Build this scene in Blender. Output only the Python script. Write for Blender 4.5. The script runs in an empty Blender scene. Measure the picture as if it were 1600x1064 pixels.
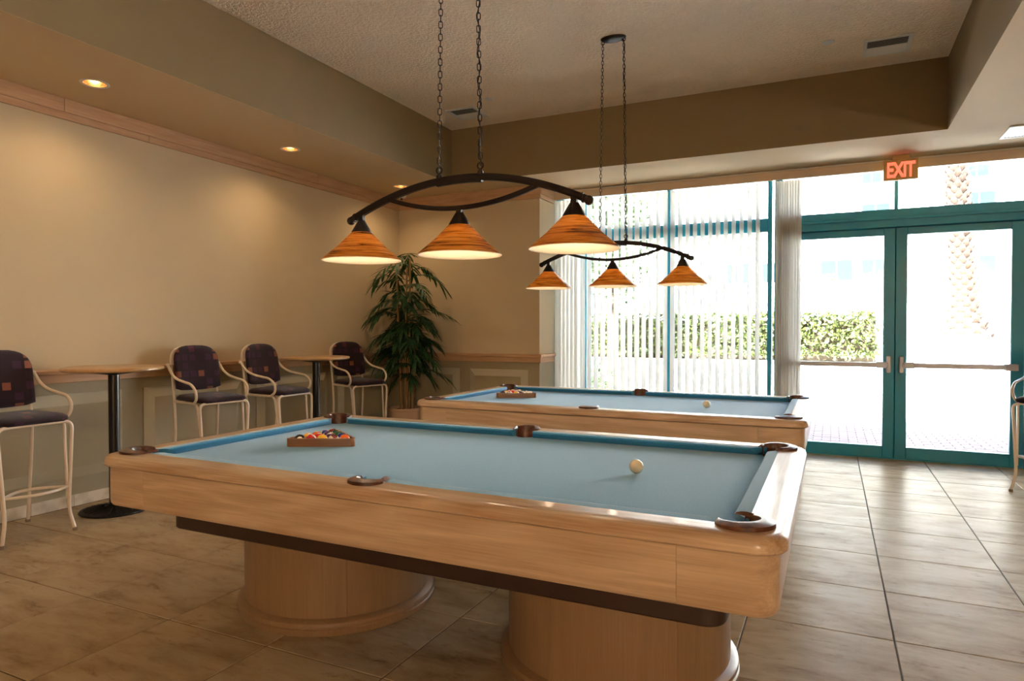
import bpy, bmesh, math, random
from mathutils import Vector, Matrix
from mathutils.noise import noise as mnoise

PI = math.pi
scene = bpy.context.scene
COL = scene.collection

def S(r, g, b):
    f = lambda c: (c / 255 / 12.92) if c / 255 <= .04045 else ((c / 255 + .055) / 1.055) ** 2.4
    return (f(r), f(g), f(b))

# ------------------------------------------------------------------ camera, world, lights, exposure
cam_d = bpy.data.cameras.new('camera')
cam_d.sensor_width = 36.0
cam_d.lens = 1043.0 / 1600 * 36
cam_d.clip_start = .05
cam_d.clip_end = 300
cam = bpy.data.objects.new('camera', cam_d)
cam.location = (0, 0, 1.36)
cam.rotation_euler = (math.radians(90 - .96), 0, math.radians(25.57))
COL.objects.link(cam)
scene.camera = cam

vs = scene.view_settings
vs.view_transform = 'Standard'
vs.look = 'None'
vs.exposure = 0.6
vs.gamma = 1.0
vs.use_curve_mapping = False
cy = scene.cycles
cy.use_denoising = True
cy.max_bounces = 8
cy.diffuse_bounces = 5
cy.adaptive_threshold = .02
cy.glossy_bounces = 4
cy.transmission_bounces = 6
cy.transparent_max_bounces = 12
cy.caustics_reflective = False
cy.caustics_refractive = False
cy.sample_clamp_indirect = 6

world = bpy.data.worlds.new('sky_world')
scene.world = world
world.use_nodes = True
wn = world.node_tree
wn.nodes.clear()
w_out = wn.nodes.new('ShaderNodeOutputWorld')
w_bg = wn.nodes.new('ShaderNodeBackground')
w_sky = wn.nodes.new('ShaderNodeTexSky')
w_sky.sky_type = 'NISHITA'
w_sky.sun_disc = False
w_sky.sun_elevation = math.radians(48)
w_sky.sun_rotation = math.radians(200)
w_sky.air_density = 1.2
w_sky.dust_density = 2.0
w_bg.inputs['Strength'].default_value = 2.0
wn.links.new(w_sky.outputs[0], w_bg.inputs[0])
wn.links.new(w_bg.outputs[0], w_out.inputs[0])

def light(name, kind, loc, energy, color, **kw):
    d = bpy.data.lights.new(name, kind)
    d.energy = energy
    d.color = color
    o = bpy.data.objects.new(name, d)
    o.location = loc
    rot = kw.pop('rot', None)
    if rot is not None:
        o.rotation_euler = rot
    for k, v in kw.items():
        setattr(d, k, v)
    COL.objects.link(o)
    return o

sun = light('sun', 'SUN', (0, -10, 20), 112.0, (1, .97, .92), angle=math.radians(.6))
sun.rotation_euler = Vector((.32, .85, -1.0)).to_track_quat('-Z', 'Y').to_euler()
WARM = (1.0, .69, .38)
DOWN_SPOTS = [(-4.71, 1.1), (-4.71, 3.01), (-4.72, 4.91), (-4.74, 6.77)]
for i, (x, y) in enumerate(DOWN_SPOTS):
    light('downlight_beam', 'SPOT', (x, y, 3.085), 17, WARM, spot_size=math.radians(150), spot_blend=1.0,
          shadow_soft_size=.05)
# room light standing behind the photographer (throws the lamp shadows on the end wall)
light('room_lamp', 'POINT', (2.75, -5.7, 2.45), 260, (1.0, .86, .68), shadow_soft_size=.13)
# daylight sampling portal over the glazed wall (emits nothing itself)
portal = light('window_portal', 'AREA', (.2, 8.2, 1.55), 1, (1, 1, 1), shape='RECTANGLE', size=6.8, size_y=3.0,
               rot=(-PI / 2, 0, 0))
portal.data.cycles.is_portal = True

BULB_E = 125.0      # table lamp bulbs
EXPO = vs.exposure

# ------------------------------------------------------------------ materials
def nodes(name):
    m = bpy.data.materials.new(name)
    m.use_nodes = True
    nt = m.node_tree
    return m, nt, nt.nodes['Principled BSDF']

def N(nt, t, **kw):
    n = nt.nodes.new(t)
    for k, v in kw.items():
        setattr(n, k, v)
    return n

def setin(n, **kw):
    for k, v in kw.items():
        n.inputs[k.replace('_', ' ')].default_value = v

def simple(name, col, rough=.5, metal=0.0, coat=0.0, spec=.5, emit=None, estr=0.0):
    m, nt, b = nodes(name)
    b.inputs['Base Color'].default_value = (*col, 1)
    b.inputs['Roughness'].default_value = rough
    b.inputs['Metallic'].default_value = metal
    b.inputs['Coat Weight'].default_value = coat
    b.inputs['Coat Roughness'].default_value = .08
    b.inputs['Specular IOR Level'].default_value = spec
    if emit:
        b.inputs['Emission Color'].default_value = (*emit, 1)
        b.inputs['Emission Strength'].default_value = estr
    return m

def ramp(nt, stops):
    r = N(nt, 'ShaderNodeValToRGB')
    e = r.color_ramp.elements
    while len(e) < len(stops):
        e.new(.5)
    for i, (p, c) in enumerate(stops):
        e[i].position = p
        e[i].color = (*c, 1)
    return r

def coords(nt, which='Object', scale=(1, 1, 1), rand=True):
    """object / world coordinates, shifted by a random amount for every object, then scaled"""
    if which == 'World':
        src = N(nt, 'ShaderNodeNewGeometry').outputs['Position']
    else:
        src = N(nt, 'ShaderNodeTexCoord').outputs[which]
    if rand:
        oi = N(nt, 'ShaderNodeObjectInfo')
        mul = N(nt, 'ShaderNodeMath', operation='MULTIPLY')
        mul.inputs[1].default_value = 37.0
        nt.links.new(oi.outputs['Random'], mul.inputs[0])
        add = N(nt, 'ShaderNodeVectorMath', operation='ADD')
        nt.links.new(src, add.inputs[0])
        nt.links.new(mul.outputs[0], add.inputs[1])
        src = add.outputs[0]
    mp = N(nt, 'ShaderNodeMapping')
    mp.inputs['Scale'].default_value = scale
    nt.links.new(src, mp.inputs['Vector'])
    return mp.outputs[0]

def bump(nt, b, height, strength, dist=.01):
    bp = N(nt, 'ShaderNodeBump')
    bp.inputs['Strength'].default_value = strength
    bp.inputs['Distance'].default_value = dist
    nt.links.new(height, bp.inputs['Height'])
    nt.links.new(bp.outputs[0], b.inputs['Normal'])

def wood(name, axis, light_c, dark_c, rough=.4, coat=0.0, fig=1.0, rand=True):
    m, nt, b = nodes(name)
    sc = [22, 22, 22]
    sc[axis] = 1.3
    v = coords(nt, 'Object', tuple(sc), rand)
    n1 = N(nt, 'ShaderNodeTexNoise')
    setin(n1, Scale=1.0, Detail=5.0, Roughness=.6, Distortion=.6)
    nt.links.new(v, n1.inputs['Vector'])
    sc2 = [5.0, 5.0, 5.0]
    sc2[axis] = .55
    v2 = coords(nt, 'Object', tuple(sc2), rand)
    n2 = N(nt, 'ShaderNodeTexNoise')
    setin(n2, Scale=1.0, Detail=2.0, Roughness=.5, Distortion=.3)
    nt.links.new(v2, n2.inputs['Vector'])
    rings = N(nt, 'ShaderNodeMath', operation='MULTIPLY')
    rings.inputs[1].default_value = 16.0
    nt.links.new(n2.outputs[0], rings.inputs[0])
    fr = N(nt, 'ShaderNodeMath', operation='PINGPONG')
    fr.inputs[1].default_value = 1.0
    nt.links.new(rings.outputs[0], fr.inputs[0])
    sc3 = [150, 150, 150]
    sc3[axis] = 5
    v3 = coords(nt, 'Object', tuple(sc3), rand)
    n3 = N(nt, 'ShaderNodeTexNoise')
    setin(n3, Scale=1.0, Detail=2.0)
    nt.links.new(v3, n3.inputs['Vector'])
    mix = N(nt, 'ShaderNodeMix', data_type='FLOAT')
    mix.inputs[0].default_value = .35 * fig
    nt.links.new(n1.outputs[0], mix.inputs[2])
    nt.links.new(fr.outputs[0], mix.inputs[3])
    mix2 = N(nt, 'ShaderNodeMix', data_type='FLOAT')
    mix2.inputs[0].default_value = .42
    nt.links.new(mix.outputs[0], mix2.inputs[2])
    nt.links.new(n3.outputs[0], mix2.inputs[3])
    r = ramp(nt, [(.28, dark_c), (.52, tuple((a + c) / 2 for a, c in zip(light_c, dark_c))), (.72, light_c)])
    nt.links.new(mix2.outputs[0], r.inputs[0])
    nt.links.new(r.outputs[0], b.inputs['Base Color'])
    b.inputs['Roughness'].default_value = rough
    b.inputs['Coat Weight'].default_value = coat
    b.inputs['Coat Roughness'].default_value = .10
    bump(nt, b, mix2.outputs[0], .12, .004)
    return m

def paint(name, col, rough=.75, var=.06, bump_s=.15, bscale=90, bdist=.004, thr=None):
    m, nt, b = nodes(name)
    v = coords(nt, 'World', (1, 1, 1), False)
    n = N(nt, 'ShaderNodeTexNoise')
    setin(n, Scale=1.1, Detail=3.0)
    nt.links.new(v, n.inputs['Vector'])
    r = ramp(nt, [(.3, tuple(c * (1 - var) for c in col)), (.7, tuple(min(1, c * (1 + var)) for c in col))])
    nt.links.new(n.outputs[0], r.inputs[0])
    nt.links.new(r.outputs[0], b.inputs['Base Color'])
    b.inputs['Roughness'].default_value = rough
    n2 = N(nt, 'ShaderNodeTexNoise')
    setin(n2, Scale=float(bscale), Detail=3.0)
    nt.links.new(v, n2.inputs['Vector'])
    h = n2.outputs[0]
    if thr:
        rr = ramp(nt, [(thr - .07, (0, 0, 0)), (thr + .07, (1, 1, 1))])
        nt.links.new(h, rr.inputs[0])
        h = rr.outputs[0]
    bump(nt, b, h, bump_s, bdist)
    return m

OAK_L, OAK_D = S(224, 198, 170), S(184, 152, 122)
M = {}
M['oak_x'] = wood('oak_grain_x', 0, OAK_L, OAK_D, .38, .25)
M['oak_y'] = wood('oak_grain_y', 1, OAK_L, OAK_D, .38, .25)
M['oak_z'] = wood('oak_grain_z_shaded', 2, S(156, 126, 96), S(138, 108, 78), .42, .1, .4)  # pedestal oak, darkened: the shade under the table is in the colour
M['oak_rail_x'] = wood('oak_rail_grain_x', 0, OAK_L, S(164, 126, 92), .30, .22)
M['oak_rail_y'] = wood('oak_rail_grain_y', 1, OAK_L, S(164, 126, 92), .30, .22)
M['trim_x'] = wood('trim_grain_x', 0, S(206, 168, 132), S(176, 134, 98), .5, .1, .5)
M['trim_y'] = wood('trim_grain_y', 1, S(206, 168, 132), S(176, 134, 98), .5, .1, .5)
M['top_wood'] = wood('table_top_wood', 1, S(206, 168, 120), S(178, 136, 90), .35, .3, .5)
M['rack_wood'] = wood('rack_wood', 0, S(150, 98, 56), S(100, 60, 32), .4, .2, .6)
M['dark_wood'] = simple('dark_underframe', S(52, 34, 26), .5)
M['wall'] = paint('tan_wall_paint', S(206, 187, 155), .7, .04, .12, 120)
M['wainscot'] = paint('wainscot_paint', S(158, 146, 120), .6, .04, .08, 120)
M['panel'] = paint('panel_bevel_lit_tone', S(180, 172, 150), .55, .03, .05, 120)  # wainscot paint lightened for the bevels, painting in the light they catch
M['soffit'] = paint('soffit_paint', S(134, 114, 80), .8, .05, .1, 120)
M['soffit_under'] = paint('soffit_underside_lit_tone', S(200, 174, 136), .8, .04, .1, 120)  # soffit paint made lighter; light bounced from below is put into the colour
M['ceiling'] = paint('knockdown_ceiling', S(250, 230, 203), .85, .05, .8, 42, .012, .5)
M['white'] = simple('white_enamel', S(226, 222, 214), .4)
M['offwhite_tube'] = simple('cream_painted_steel', S(228, 212, 194), .3, 0, .3)
M['black'] = simple('black_metal', S(22, 20, 20), .45, .3)
M['pole'] = simple('black_gloss_pole', S(18, 15, 16), .32, .1, .1)
M['iron'] = simple('dark_bronze_iron', S(38, 30, 26), .5, .4)
M['chain'] = simple('chain_iron', S(46, 38, 32), .35, .7)
M['silver'] = simple('satin_aluminium', S(198, 198, 206), .4, .2)
M['rubber'] = simple('rubber_foot', S(140, 122, 102), .7)
M['teal'] = simple('teal_painted_frame', S(16, 138, 168), .4, 0, .1)
M['grout'] = simple('grout', S(72, 60, 47), .9)
M['leather'] = None
M['pot'] = simple('clay_pot', S(200, 166, 138), .6)
M['soil'] = simple('soil', S(50, 38, 28), .95)
M['gold'] = simple('brass_housing', S(176, 138, 74), .4, .2)
M['exit_red'] = simple('exit_letter', S(200, 30, 30), .4, emit=(1.0, .10, .05), estr=1.7)
M['bulb'] = simple('lamp_bulb', (1, .9, .7), .4, emit=(1.0, .80, .56), estr=BULB_E)
M['dl_bulb'] = simple('downlight_bulb', (1, .9, .7), .4, emit=(1.0, .78, .5), estr=14.0)
M['reflector'] = simple('gold_reflector', S(226, 186, 130), .25, .9)
M['concrete'] = paint('sunlit_concrete', S(240, 234, 226), .9, .05, .2, 30)
M['stucco'] = paint('white_stucco', S(238, 234, 226), .9, .02, .2, 60)
M['far_glass'] = simple('far_window_glass', S(26, 39, 42), .9, spec=.1)
M['far_frame'] = simple('far_window_frame', S(54, 62, 62), .8)
M['valance'] = simple('valance_board', S(206, 182, 158), .6)
M['cord'] = simple('lamp_cord', S(40, 34, 28), .6)

def leather():
    m, nt, b = nodes('brown_leather')
    v = coords(nt, 'Object', (1, 1, 1))
    n = N(nt, 'ShaderNodeTexNoise')
    setin(n, Scale=40.0, Detail=4.0)
    nt.links.new(v, n.inputs['Vector'])
    r = ramp(nt, [(.3, S(56, 28, 17)), (.7, S(104, 58, 35))])
    nt.links.new(n.outputs[0], r.inputs[0])
    nt.links.new(r.outputs[0], b.inputs['Base Color'])
    b.inputs['Roughness'].default_value = .38
    bump(nt, b, n.outputs[0], .2, .002)
    return m
M['leather'] = leather()

def cloth():
    m, nt, b = nodes('blue_table_cloth')
    v = coords(nt, 'Object', (1, 1, 1), False)
    n = N(nt, 'ShaderNodeTexNoise')
    setin(n, Scale=260.0, Detail=2.0)
    nt.links.new(v, n.inputs['Vector'])
    r = ramp(nt, [(.35, S(46, 118, 160)), (.65, S(64, 142, 182))])
    nt.links.new(n.outputs[0], r.inputs[0])
    nt.links.new(r.outputs[0], b.inputs['Base Color'])
    b.inputs['Roughness'].default_value = .85
    b.inputs['Specular IOR Level'].default_value = .25
    b.inputs['Sheen Weight'].default_value = .4
    b.inputs['Sheen Roughness'].default_value = .4
    bump(nt, b, n.outputs[0], .15, .001)
    return m
M['cloth'] = cloth()

def tile_mat():
    m, nt, b = nodes('travertine_tile')
    v = coords(nt, 'World', (1.7, 4.4, 1.0))
    n = N(nt, 'ShaderNodeTexNoise')
    setin(n, Scale=1.4, Detail=9.0, Roughness=.68, Distortion=.35)
    nt.links.new(v, n.inputs['Vector'])
    r = ramp(nt, [(.28, S(130, 110, 84)), (.42, S(170, 150, 122)), (.55, S(184, 165, 136)), (.75, S(196, 179, 152))])
    nt.links.new(n.outputs[0], r.inputs[0])
    v2 = coords(nt, 'World', (3.2, 9.5, 1.0))
    n2 = N(nt, 'ShaderNodeTexNoise')
    setin(n2, Scale=1.6, Detail=8.0, Roughness=.78, Distortion=.5)
    nt.links.new(v2, n2.inputs['Vector'])
    r2 = ramp(nt, [(.32, (.46, .39, .32)), (.44, (1, 1, 1))])
    nt.links.new(n2.outputs[0], r2.inputs[0])
    mx = N(nt, 'ShaderNodeMix', data_type='RGBA', blend_type='MULTIPLY')
    mx.inputs[0].default_value = .75
    nt.links.new(r.outputs[0], mx.inputs[6])
    nt.links.new(r2.outputs[0], mx.inputs[7])
    nt.links.new(mx.outputs[2], b.inputs['Base Color'])
    rr = ramp(nt, [(.3, (.42, .42, .42)), (.7, (.26, .26, .26))])
    nt.links.new(n.outputs[0], rr.inputs[0])
    nt.links.new(rr.outputs[0], b.inputs['Roughness'])
    b.inputs['Specular IOR Level'].default_value = .02
    bump(nt, b, n2.outputs[0], .06, .003)
    return m
M['tile'] = tile_mat()

def marble():
    m, nt, b = nodes('baseboard_marble')
    v = coords(nt, 'World', (1, 1, 1))
    n = N(nt, 'ShaderNodeTexNoise')
    setin(n, Scale=9.0, Detail=5.0)
    nt.links.new(v, n.inputs['Vector'])
    r = ramp(nt, [(.3, S(190, 176, 158)), (.6, S(224, 214, 200))])
    nt.links.new(n.outputs[0], r.inputs[0])
    nt.links.new(r.outputs[0], b.inputs['Base Color'])
    b.inputs['Roughness'].default_value = .4
    return m
M['marble'] = marble()

def fabric(name, ax1, ax2):
    """dark plum upholstery with scattered rust and violet squares"""
    m, nt, b = nodes(name)
    tc = N(nt, 'ShaderNodeTexCoord')
    sp = N(nt, 'ShaderNodeSeparateXYZ')
    nt.links.new(tc.outputs['Object'], sp.inputs[0])
    cb = N(nt, 'ShaderNodeCombineXYZ')
    nt.links.new(sp.outputs[ax1], cb.inputs[0])
    nt.links.new(sp.outputs[ax2], cb.inputs[1])
    sc = N(nt, 'ShaderNodeVectorMath', operation='SCALE')
    sc.inputs['Scale'].default_value = 1 / .072
    nt.links.new(cb.outputs[0], sc.inputs[0])
    fl = N(nt, 'ShaderNodeVectorMath', operation='FLOOR')
    nt.links.new(sc.outputs[0], fl.inputs[0])
    fr = N(nt, 'ShaderNodeVectorMath', operation='FRACTION')
    nt.links.new(sc.outputs[0], fr.inputs[0])
    wn_ = N(nt, 'ShaderNodeTexWhiteNoise', noise_dimensions='2D')
    nt.links.new(fl.outputs[0], wn_.inputs['Vector'])
    pick = ramp(nt, [(0, S(36, 20, 30)), (.40, S(54, 28, 50)), (.60, S(40, 22, 32)), (.82, S(124, 72, 56)), (.92, S(74, 36, 48))])
    pick.color_ramp.interpolation = 'CONSTANT'
    nt.links.new(wn_.outputs['Value'], pick.inputs[0])
    s2 = N(nt, 'ShaderNodeSeparateXYZ')
    nt.links.new(fr.outputs[0], s2.inputs[0])
    ms = []
    for k in (0, 1):
        sub = N(nt, 'ShaderNodeMath', operation='SUBTRACT')
        sub.inputs[1].default_value = .5
        nt.links.new(s2.outputs[k], sub.inputs[0])
        ab = N(nt, 'ShaderNodeMath', operation='ABSOLUTE')
        nt.links.new(sub.outputs[0], ab.inputs[0])
        lt = N(nt, 'ShaderNodeMath', operation='LESS_THAN')
        lt.inputs[1].default_value = .36
        nt.links.new(ab.outputs[0], lt.inputs[0])
        ms.append(lt)
    mu = N(nt, 'ShaderNodeMath', operation='MULTIPLY')
    nt.links.new(ms[0].outputs[0], mu.inputs[0])
    nt.links.new(ms[1].outputs[0], mu.inputs[1])
    mx = N(nt, 'ShaderNodeMix', data_type='RGBA')
    mx.inputs[6].default_value = (*S(36, 19, 28), 1)
    nt.links.new(mu.outputs[0], mx.inputs[0])
    nt.links.new(pick.outputs[0], mx.inputs[7])
    nt.links.new(mx.outputs[2], b.inputs['Base Color'])
    b.inputs['Roughness'].default_value = .9
    b.inputs['Specular IOR Level'].default_value = .2
    b.inputs['Sheen Weight'].default_value = .15
    n = N(nt, 'ShaderNodeTexNoise')
    setin(n, Scale=400.0)
    nt.links.new(tc.outputs['Object'], n.inputs['Vector'])
    bump(nt, b, n.outputs[0], .2, .001)
    return m
M['fab_back'] = fabric('plum_fabric_back', 1, 2)
M['fab_seat'] = fabric('plum_fabric_seat', 0, 1)

def shade_mats():
    m, nt, b = nodes('amber_art_glass')
    v = coords(nt, 'Object', (3.0, 3.0, 75.0))
    n = N(nt, 'ShaderNodeTexNoise')
    setin(n, Scale=1.3, Detail=5.0, Roughness=.65, Distortion=1.1)
    nt.links.new(v, n.inputs['Vector'])
    r = ramp(nt, [(.36, S(60, 30, 10)), (.45, S(180, 108, 36)), (.58, S(224, 152, 60)), (.74, S(240, 186, 90))])
    nt.links.new(n.outputs[0], r.inputs[0])
    nt.links.new(r.outputs[0], b.inputs['Base Color'])
    b.inputs['Roughness'].default_value = .22
    tr = N(nt, 'ShaderNodeBsdfTranslucent')
    nt.links.new(r.outputs[0], tr.inputs['Color'])
    mx = N(nt, 'ShaderNodeMixShader')
    mx.inputs[0].default_value = .35
    nt.links.new(b.outputs[0], mx.inputs[1])
    nt.links.new(tr.outputs[0], mx.inputs[2])
    nt.links.new(mx.outputs[0], nt.nodes['Material Output'].inputs['Surface'])
    bump(nt, b, n.outputs[0], .2, .003)
    m2, nt, b = nodes('opal_glass_liner')
    b.inputs['Base Color'].default_value = (*S(250, 236, 206), 1)
    b.inputs['Roughness'].default_value = .3
    tr = N(nt, 'ShaderNodeBsdfTranslucent')
    tr.inputs['Color'].default_value = (*S(250, 230, 190), 1)
    mx = N(nt, 'ShaderNodeMixShader')
    mx.inputs[0].default_value = .35
    nt.links.new(b.outputs[0], mx.inputs[1])
    nt.links.new(tr.outputs[0], mx.inputs[2])
    nt.links.new(mx.outputs[0], nt.nodes['Material Output'].inputs['Surface'])
    return m, m2
M['amber'], M['liner'] = shade_mats()

def glass():
    m, nt, b = nodes('window_glass')
    t = N(nt, 'ShaderNodeBsdfTransparent')
    t.inputs[0].default_value = (.95, .98, .98, 1)
    g = N(nt, 'ShaderNodeBsdfGlossy')
    g.inputs['Roughness'].default_value = .02
    f = N(nt, 'ShaderNodeFresnel')
    f.inputs[0].default_value = 1.45
    mx = N(nt, 'ShaderNodeMixShader')
    nt.links.new(f.outputs[0], mx.inputs[0])
    nt.links.new(t.outputs[0], mx.inputs[1])
    nt.links.new(g.outputs[0], mx.inputs[2])
    nt.links.new(mx.outputs[0], nt.nodes['Material Output'].inputs['Surface'])
    return m
M['glass'] = glass()

def translucent(name, col, fac, rough=.6):
    m, nt, b = nodes(name)
    b.inputs['Base Color'].default_value = (*col, 1)
    b.inputs['Roughness'].default_value = rough
    tr = N(nt, 'ShaderNodeBsdfTranslucent')
    tr.inputs['Color'].default_value = (*col, 1)
    mx = N(nt, 'ShaderNodeMixShader')
    mx.inputs[0].default_value = fac
    nt.links.new(b.outputs[0], mx.inputs[1])
    nt.links.new(tr.outputs[0], mx.inputs[2])
    nt.links.new(mx.outputs[0], nt.nodes['Material Output'].inputs['Surface'])
    return m
M['vane'] = translucent('blind_vane', S(250, 248, 244), .6)

def leafmat(name, c1, c2, fac=.25, scale=6.0):
    m, nt, b = nodes(name)
    v = coords(nt, 'World', (1, 1, 1), False)
    n = N(nt, 'ShaderNodeTexNoise')
    setin(n, Scale=scale, Detail=3.0)
    nt.links.new(v, n.inputs['Vector'])
    r = ramp(nt, [(.3, c1), (.7, c2)])
    nt.links.new(n.outputs[0], r.inputs[0])
    nt.links.new(r.outputs[0], b.inputs['Base Color'])
    b.inputs['Roughness'].default_value = .5
    tr = N(nt, 'ShaderNodeBsdfTranslucent')
    nt.links.new(r.outputs[0], tr.inputs['Color'])
    mx = N(nt, 'ShaderNodeMixShader')
    mx.inputs[0].default_value = fac
    nt.links.new(b.outputs[0], mx.inputs[1])
    nt.links.new(tr.outputs[0], mx.inputs[2])
    nt.links.new(mx.outputs[0], nt.nodes['Material Output'].inputs['Surface'])
    return m
M['bamboo_leaf'] = leafmat('bamboo_leaf', S(22, 56, 30), S(58, 104, 56), .2, 9)
M['hedge_leaf'] = leafmat('hedge_leaf', S(24, 36, 6), S(64, 73, 22), .12, 14)
M['tree_leaf'] = leafmat('tree_leaf', S(24, 40, 18), S(56, 72, 34), .15, 8)
M['hedge_core'] = simple('hedge_twigs', S(52, 44, 30), .9)
M['cane'] = wood('bamboo_cane', 2, S(176, 138, 86), S(128, 92, 52), .45, 0, .4)
M['bark'] = wood('palm_boot', 2, S(70, 52, 40), S(24, 17, 13), .9, 0, .6)
M['brick'] = paint('clay_paver', S(112, 86, 78), .85, .10, .3, 60)
M['brick_red'] = paint('red_clay_paver', S(66, 34, 34), .85, .08, .3, 60)

# ------------------------------------------------------------------ mesh helpers
class MB:
    def __init__(self):
        self.v, self.f = [], []

    def add(self, v, f):
        k = len(self.v)
        self.v += [tuple(p) for p in v]
        self.f += [tuple(i + k for i in q) for q in f]
        return self

    def box(self, x0, x1, y0, y1, z0, z1, c=0.0):
        if c <= 0:
            v = [(x, y, z) for z in (z0, z1) for y in (y0, y1) for x in (x0, x1)]
            return self.add(v, [(0, 2, 3, 1), (4, 5, 7, 6), (0, 1, 5, 4), (2, 6, 7, 3), (0, 4, 6, 2), (1, 3, 7, 5)])
        v = []
        for x, sx in ((x0, 1), (x1, -1)):
            for y, sy in ((y0, 1), (y1, -1)):
                for z, sz in ((z0, 1), (z1, -1)):
                    v += [(x, y + sy * c, z + sz * c), (x + sx * c, y, z + sz * c), (x + sx * c, y + sy * c, z)]
        bm = bmesh.new()
        for p in v:
            bm.verts.new(p)
        bmesh.ops.convex_hull(bm, input=bm.verts)
        bmesh.ops.dissolve_limit(bm, angle_limit=.01, verts=bm.verts, edges=bm.edges)
        bm.verts.index_update()
        vv = [q.co[:] for q in bm.verts]
        ff = [[q.index for q in f.verts] for f in bm.faces]
        bm.free()
        return self.add(vv, ff)

    def loft(self, loops, closed=True, caps=True, ring=False):
        n = len(loops[0])
        v = [p for l in loops for p in l]
        f = []
        L = len(loops)
        for i in range(L if ring else L - 1):
            j = (i + 1) % L
            for k in range(n if closed else n - 1):
                k2 = (k + 1) % n
                f.append((i * n + k, i * n + k2, j * n + k2, j * n + k))
        if caps and not ring:
            f.append(tuple(range(n))[::-1])
            f.append(tuple((L - 1) * n + k for k in range(n)))
        return self.add(v, f)

    def lathe(self, prof, n=32, c=(0, 0), a0=0.0, a1=2 * PI, close_prof=False):
        full = abs(a1 - a0 - 2 * PI) < 1e-6
        m = n if full else n + 1
        loops = []
        for i in range(m):
            a = a0 + (a1 - a0) * i / n
            loops.append([(c[0] + r * math.cos(a), c[1] + r * math.sin(a), z) for r, z in prof])
        return self.loft(loops, closed=close_prof, caps=(not full and close_prof), ring=full)

    def tube(self, pts, r, n=8, caps=True):
        pts = [Vector(p) for p in pts]
        rs = r if isinstance(r, (list, tuple)) else [r] * len(pts)
        t = (pts[1] - pts[0]).normalized()
        up = Vector((0, 0, 1)) if abs(t.z) < .9 else Vector((1, 0, 0))
        nrm = (up - t * up.dot(t)).normalized()
        loops = []
        for i, p in enumerate(pts):
            if i == 0:
                d = pts[1] - pts[0]
            elif i == len(pts) - 1:
                d = pts[-1] - pts[-2]
            else:
                d = (pts[i + 1] - p).normalized() + (p - pts[i - 1]).normalized()
            d.normalize()
            nrm = (nrm - d * nrm.dot(d)).normalized()
            bn = d.cross(nrm)
            loops.append([p + (nrm * math.cos(2 * PI * k / n) + bn * math.sin(2 * PI * k / n)) * rs[i] for k in range(n)])
        return self.loft(loops, caps=caps)

    def sphere(self, c, r, nu=16, nv=10, sz=1.0):
        prof = [(r * math.sin(PI * i / nv), c[2] - r * sz * math.cos(PI * i / nv)) for i in range(nv + 1)]
        return self.lathe(prof, nu, (c[0], c[1]))

    def torus(self, R, r, M4=None, n=18, m=6, sy=1.0):
        loops = []
        for i in range(n):
            a = 2 * PI * i / n
            loops.append([((R + r * math.cos(b)) * math.cos(a), (R * sy + r * math.cos(b)) * math.sin(a), r * math.sin(b))
                          for b in (2 * PI * k / m for k in range(m))])
        if M4:
            loops = [[(M4 @ Vector(p))[:] for p in l] for l in loops]
        return self.loft(loops, ring=True)

    def mesh(self, name, mat, smooth=True, angle=35):
        me = bpy.data.meshes.new(name)
        me.from_pydata(self.v, [], self.f)
        bm = bmesh.new()
        bm.from_mesh(me)
        bmesh.ops.remove_doubles(bm, verts=bm.verts, dist=1e-6)
        bmesh.ops.recalc_face_normals(bm, faces=bm.faces)
        if smooth:
            for f in bm.faces:
                f.smooth = True
            for e in bm.edges:
                if len(e.link_faces) == 2 and e.calc_face_angle(0) > math.radians(angle):
                    e.smooth = False
        bm.to_mesh(me)
        bm.free()
        if mat is not None:
            me.materials.append(mat)
        return me

    def obj(self, name, mat, parent=None, smooth=True, angle=35, loc=None):
        return link(name, self.mesh(name, mat, smooth, angle), parent, loc)

def link(name, me, parent=None, loc=None, rz=None):
    o = bpy.data.objects.new(name, me)
    COL.objects.link(o)
    if parent:
        o.parent = parent
    if loc is not None:
        o.location = loc
    if rz is not None:
        o.rotation_euler = (0, 0, rz)
    return o

def tag(o, label=None, cat=None, group=None, kind=None):
    if label:
        o['label'] = label
    if cat:
        o['category'] = cat
    if group:
        o['group'] = group
    if kind:
        o['kind'] = kind
    return o

def thing(name, label, cat, loc=(0, 0, 0), rz=0, group=None):
    return tag(link(name, None, None, loc, rz), label, cat, group)

def struct(o, label=None):
    return tag(o, label, None, None, 'structure')

def copy_tree(o, parent=None):
    c = o.copy()
    COL.objects.link(c)
    c.parent = parent
    for ch in list(o.children):
        copy_tree(ch, c)
    return c

def spline(ctrl, n=6):
    P = [Vector(p) for p in ctrl]
    P = [P[0] * 2 - P[1]] + P + [P[-1] * 2 - P[-2]]
    out = []
    for i in range(1, len(P) - 2):
        a, b, c, d = P[i - 1:i + 3]
        for k in range(n):
            t = k / n
            out.append(.5 * ((2 * b) + (c - a) * t + (2 * a - 5 * b + 4 * c - d) * t * t + (3 * b - a - 3 * c + d) * t ** 3))
    out.append(P[-2])
    return out

def fillet(pts, r, n=6):
    """polyline with rounded corners"""
    P = [Vector(p) for p in pts]
    out = [P[0]]
    for i in range(1, len(P) - 1):
        a, b, c = P[i - 1], P[i], P[i + 1]
        rr = min(r, (a - b).length * .45, (c - b).length * .45)
        p, q = b + (a - b).normalized() * rr, b + (c - b).normalized() * rr
        for k in range(n + 1):
            t = k / n
            out.append(p * (1 - t) ** 2 + b * 2 * t * (1 - t) + q * t * t)
    out.append(P[-1])
    return out

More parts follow.
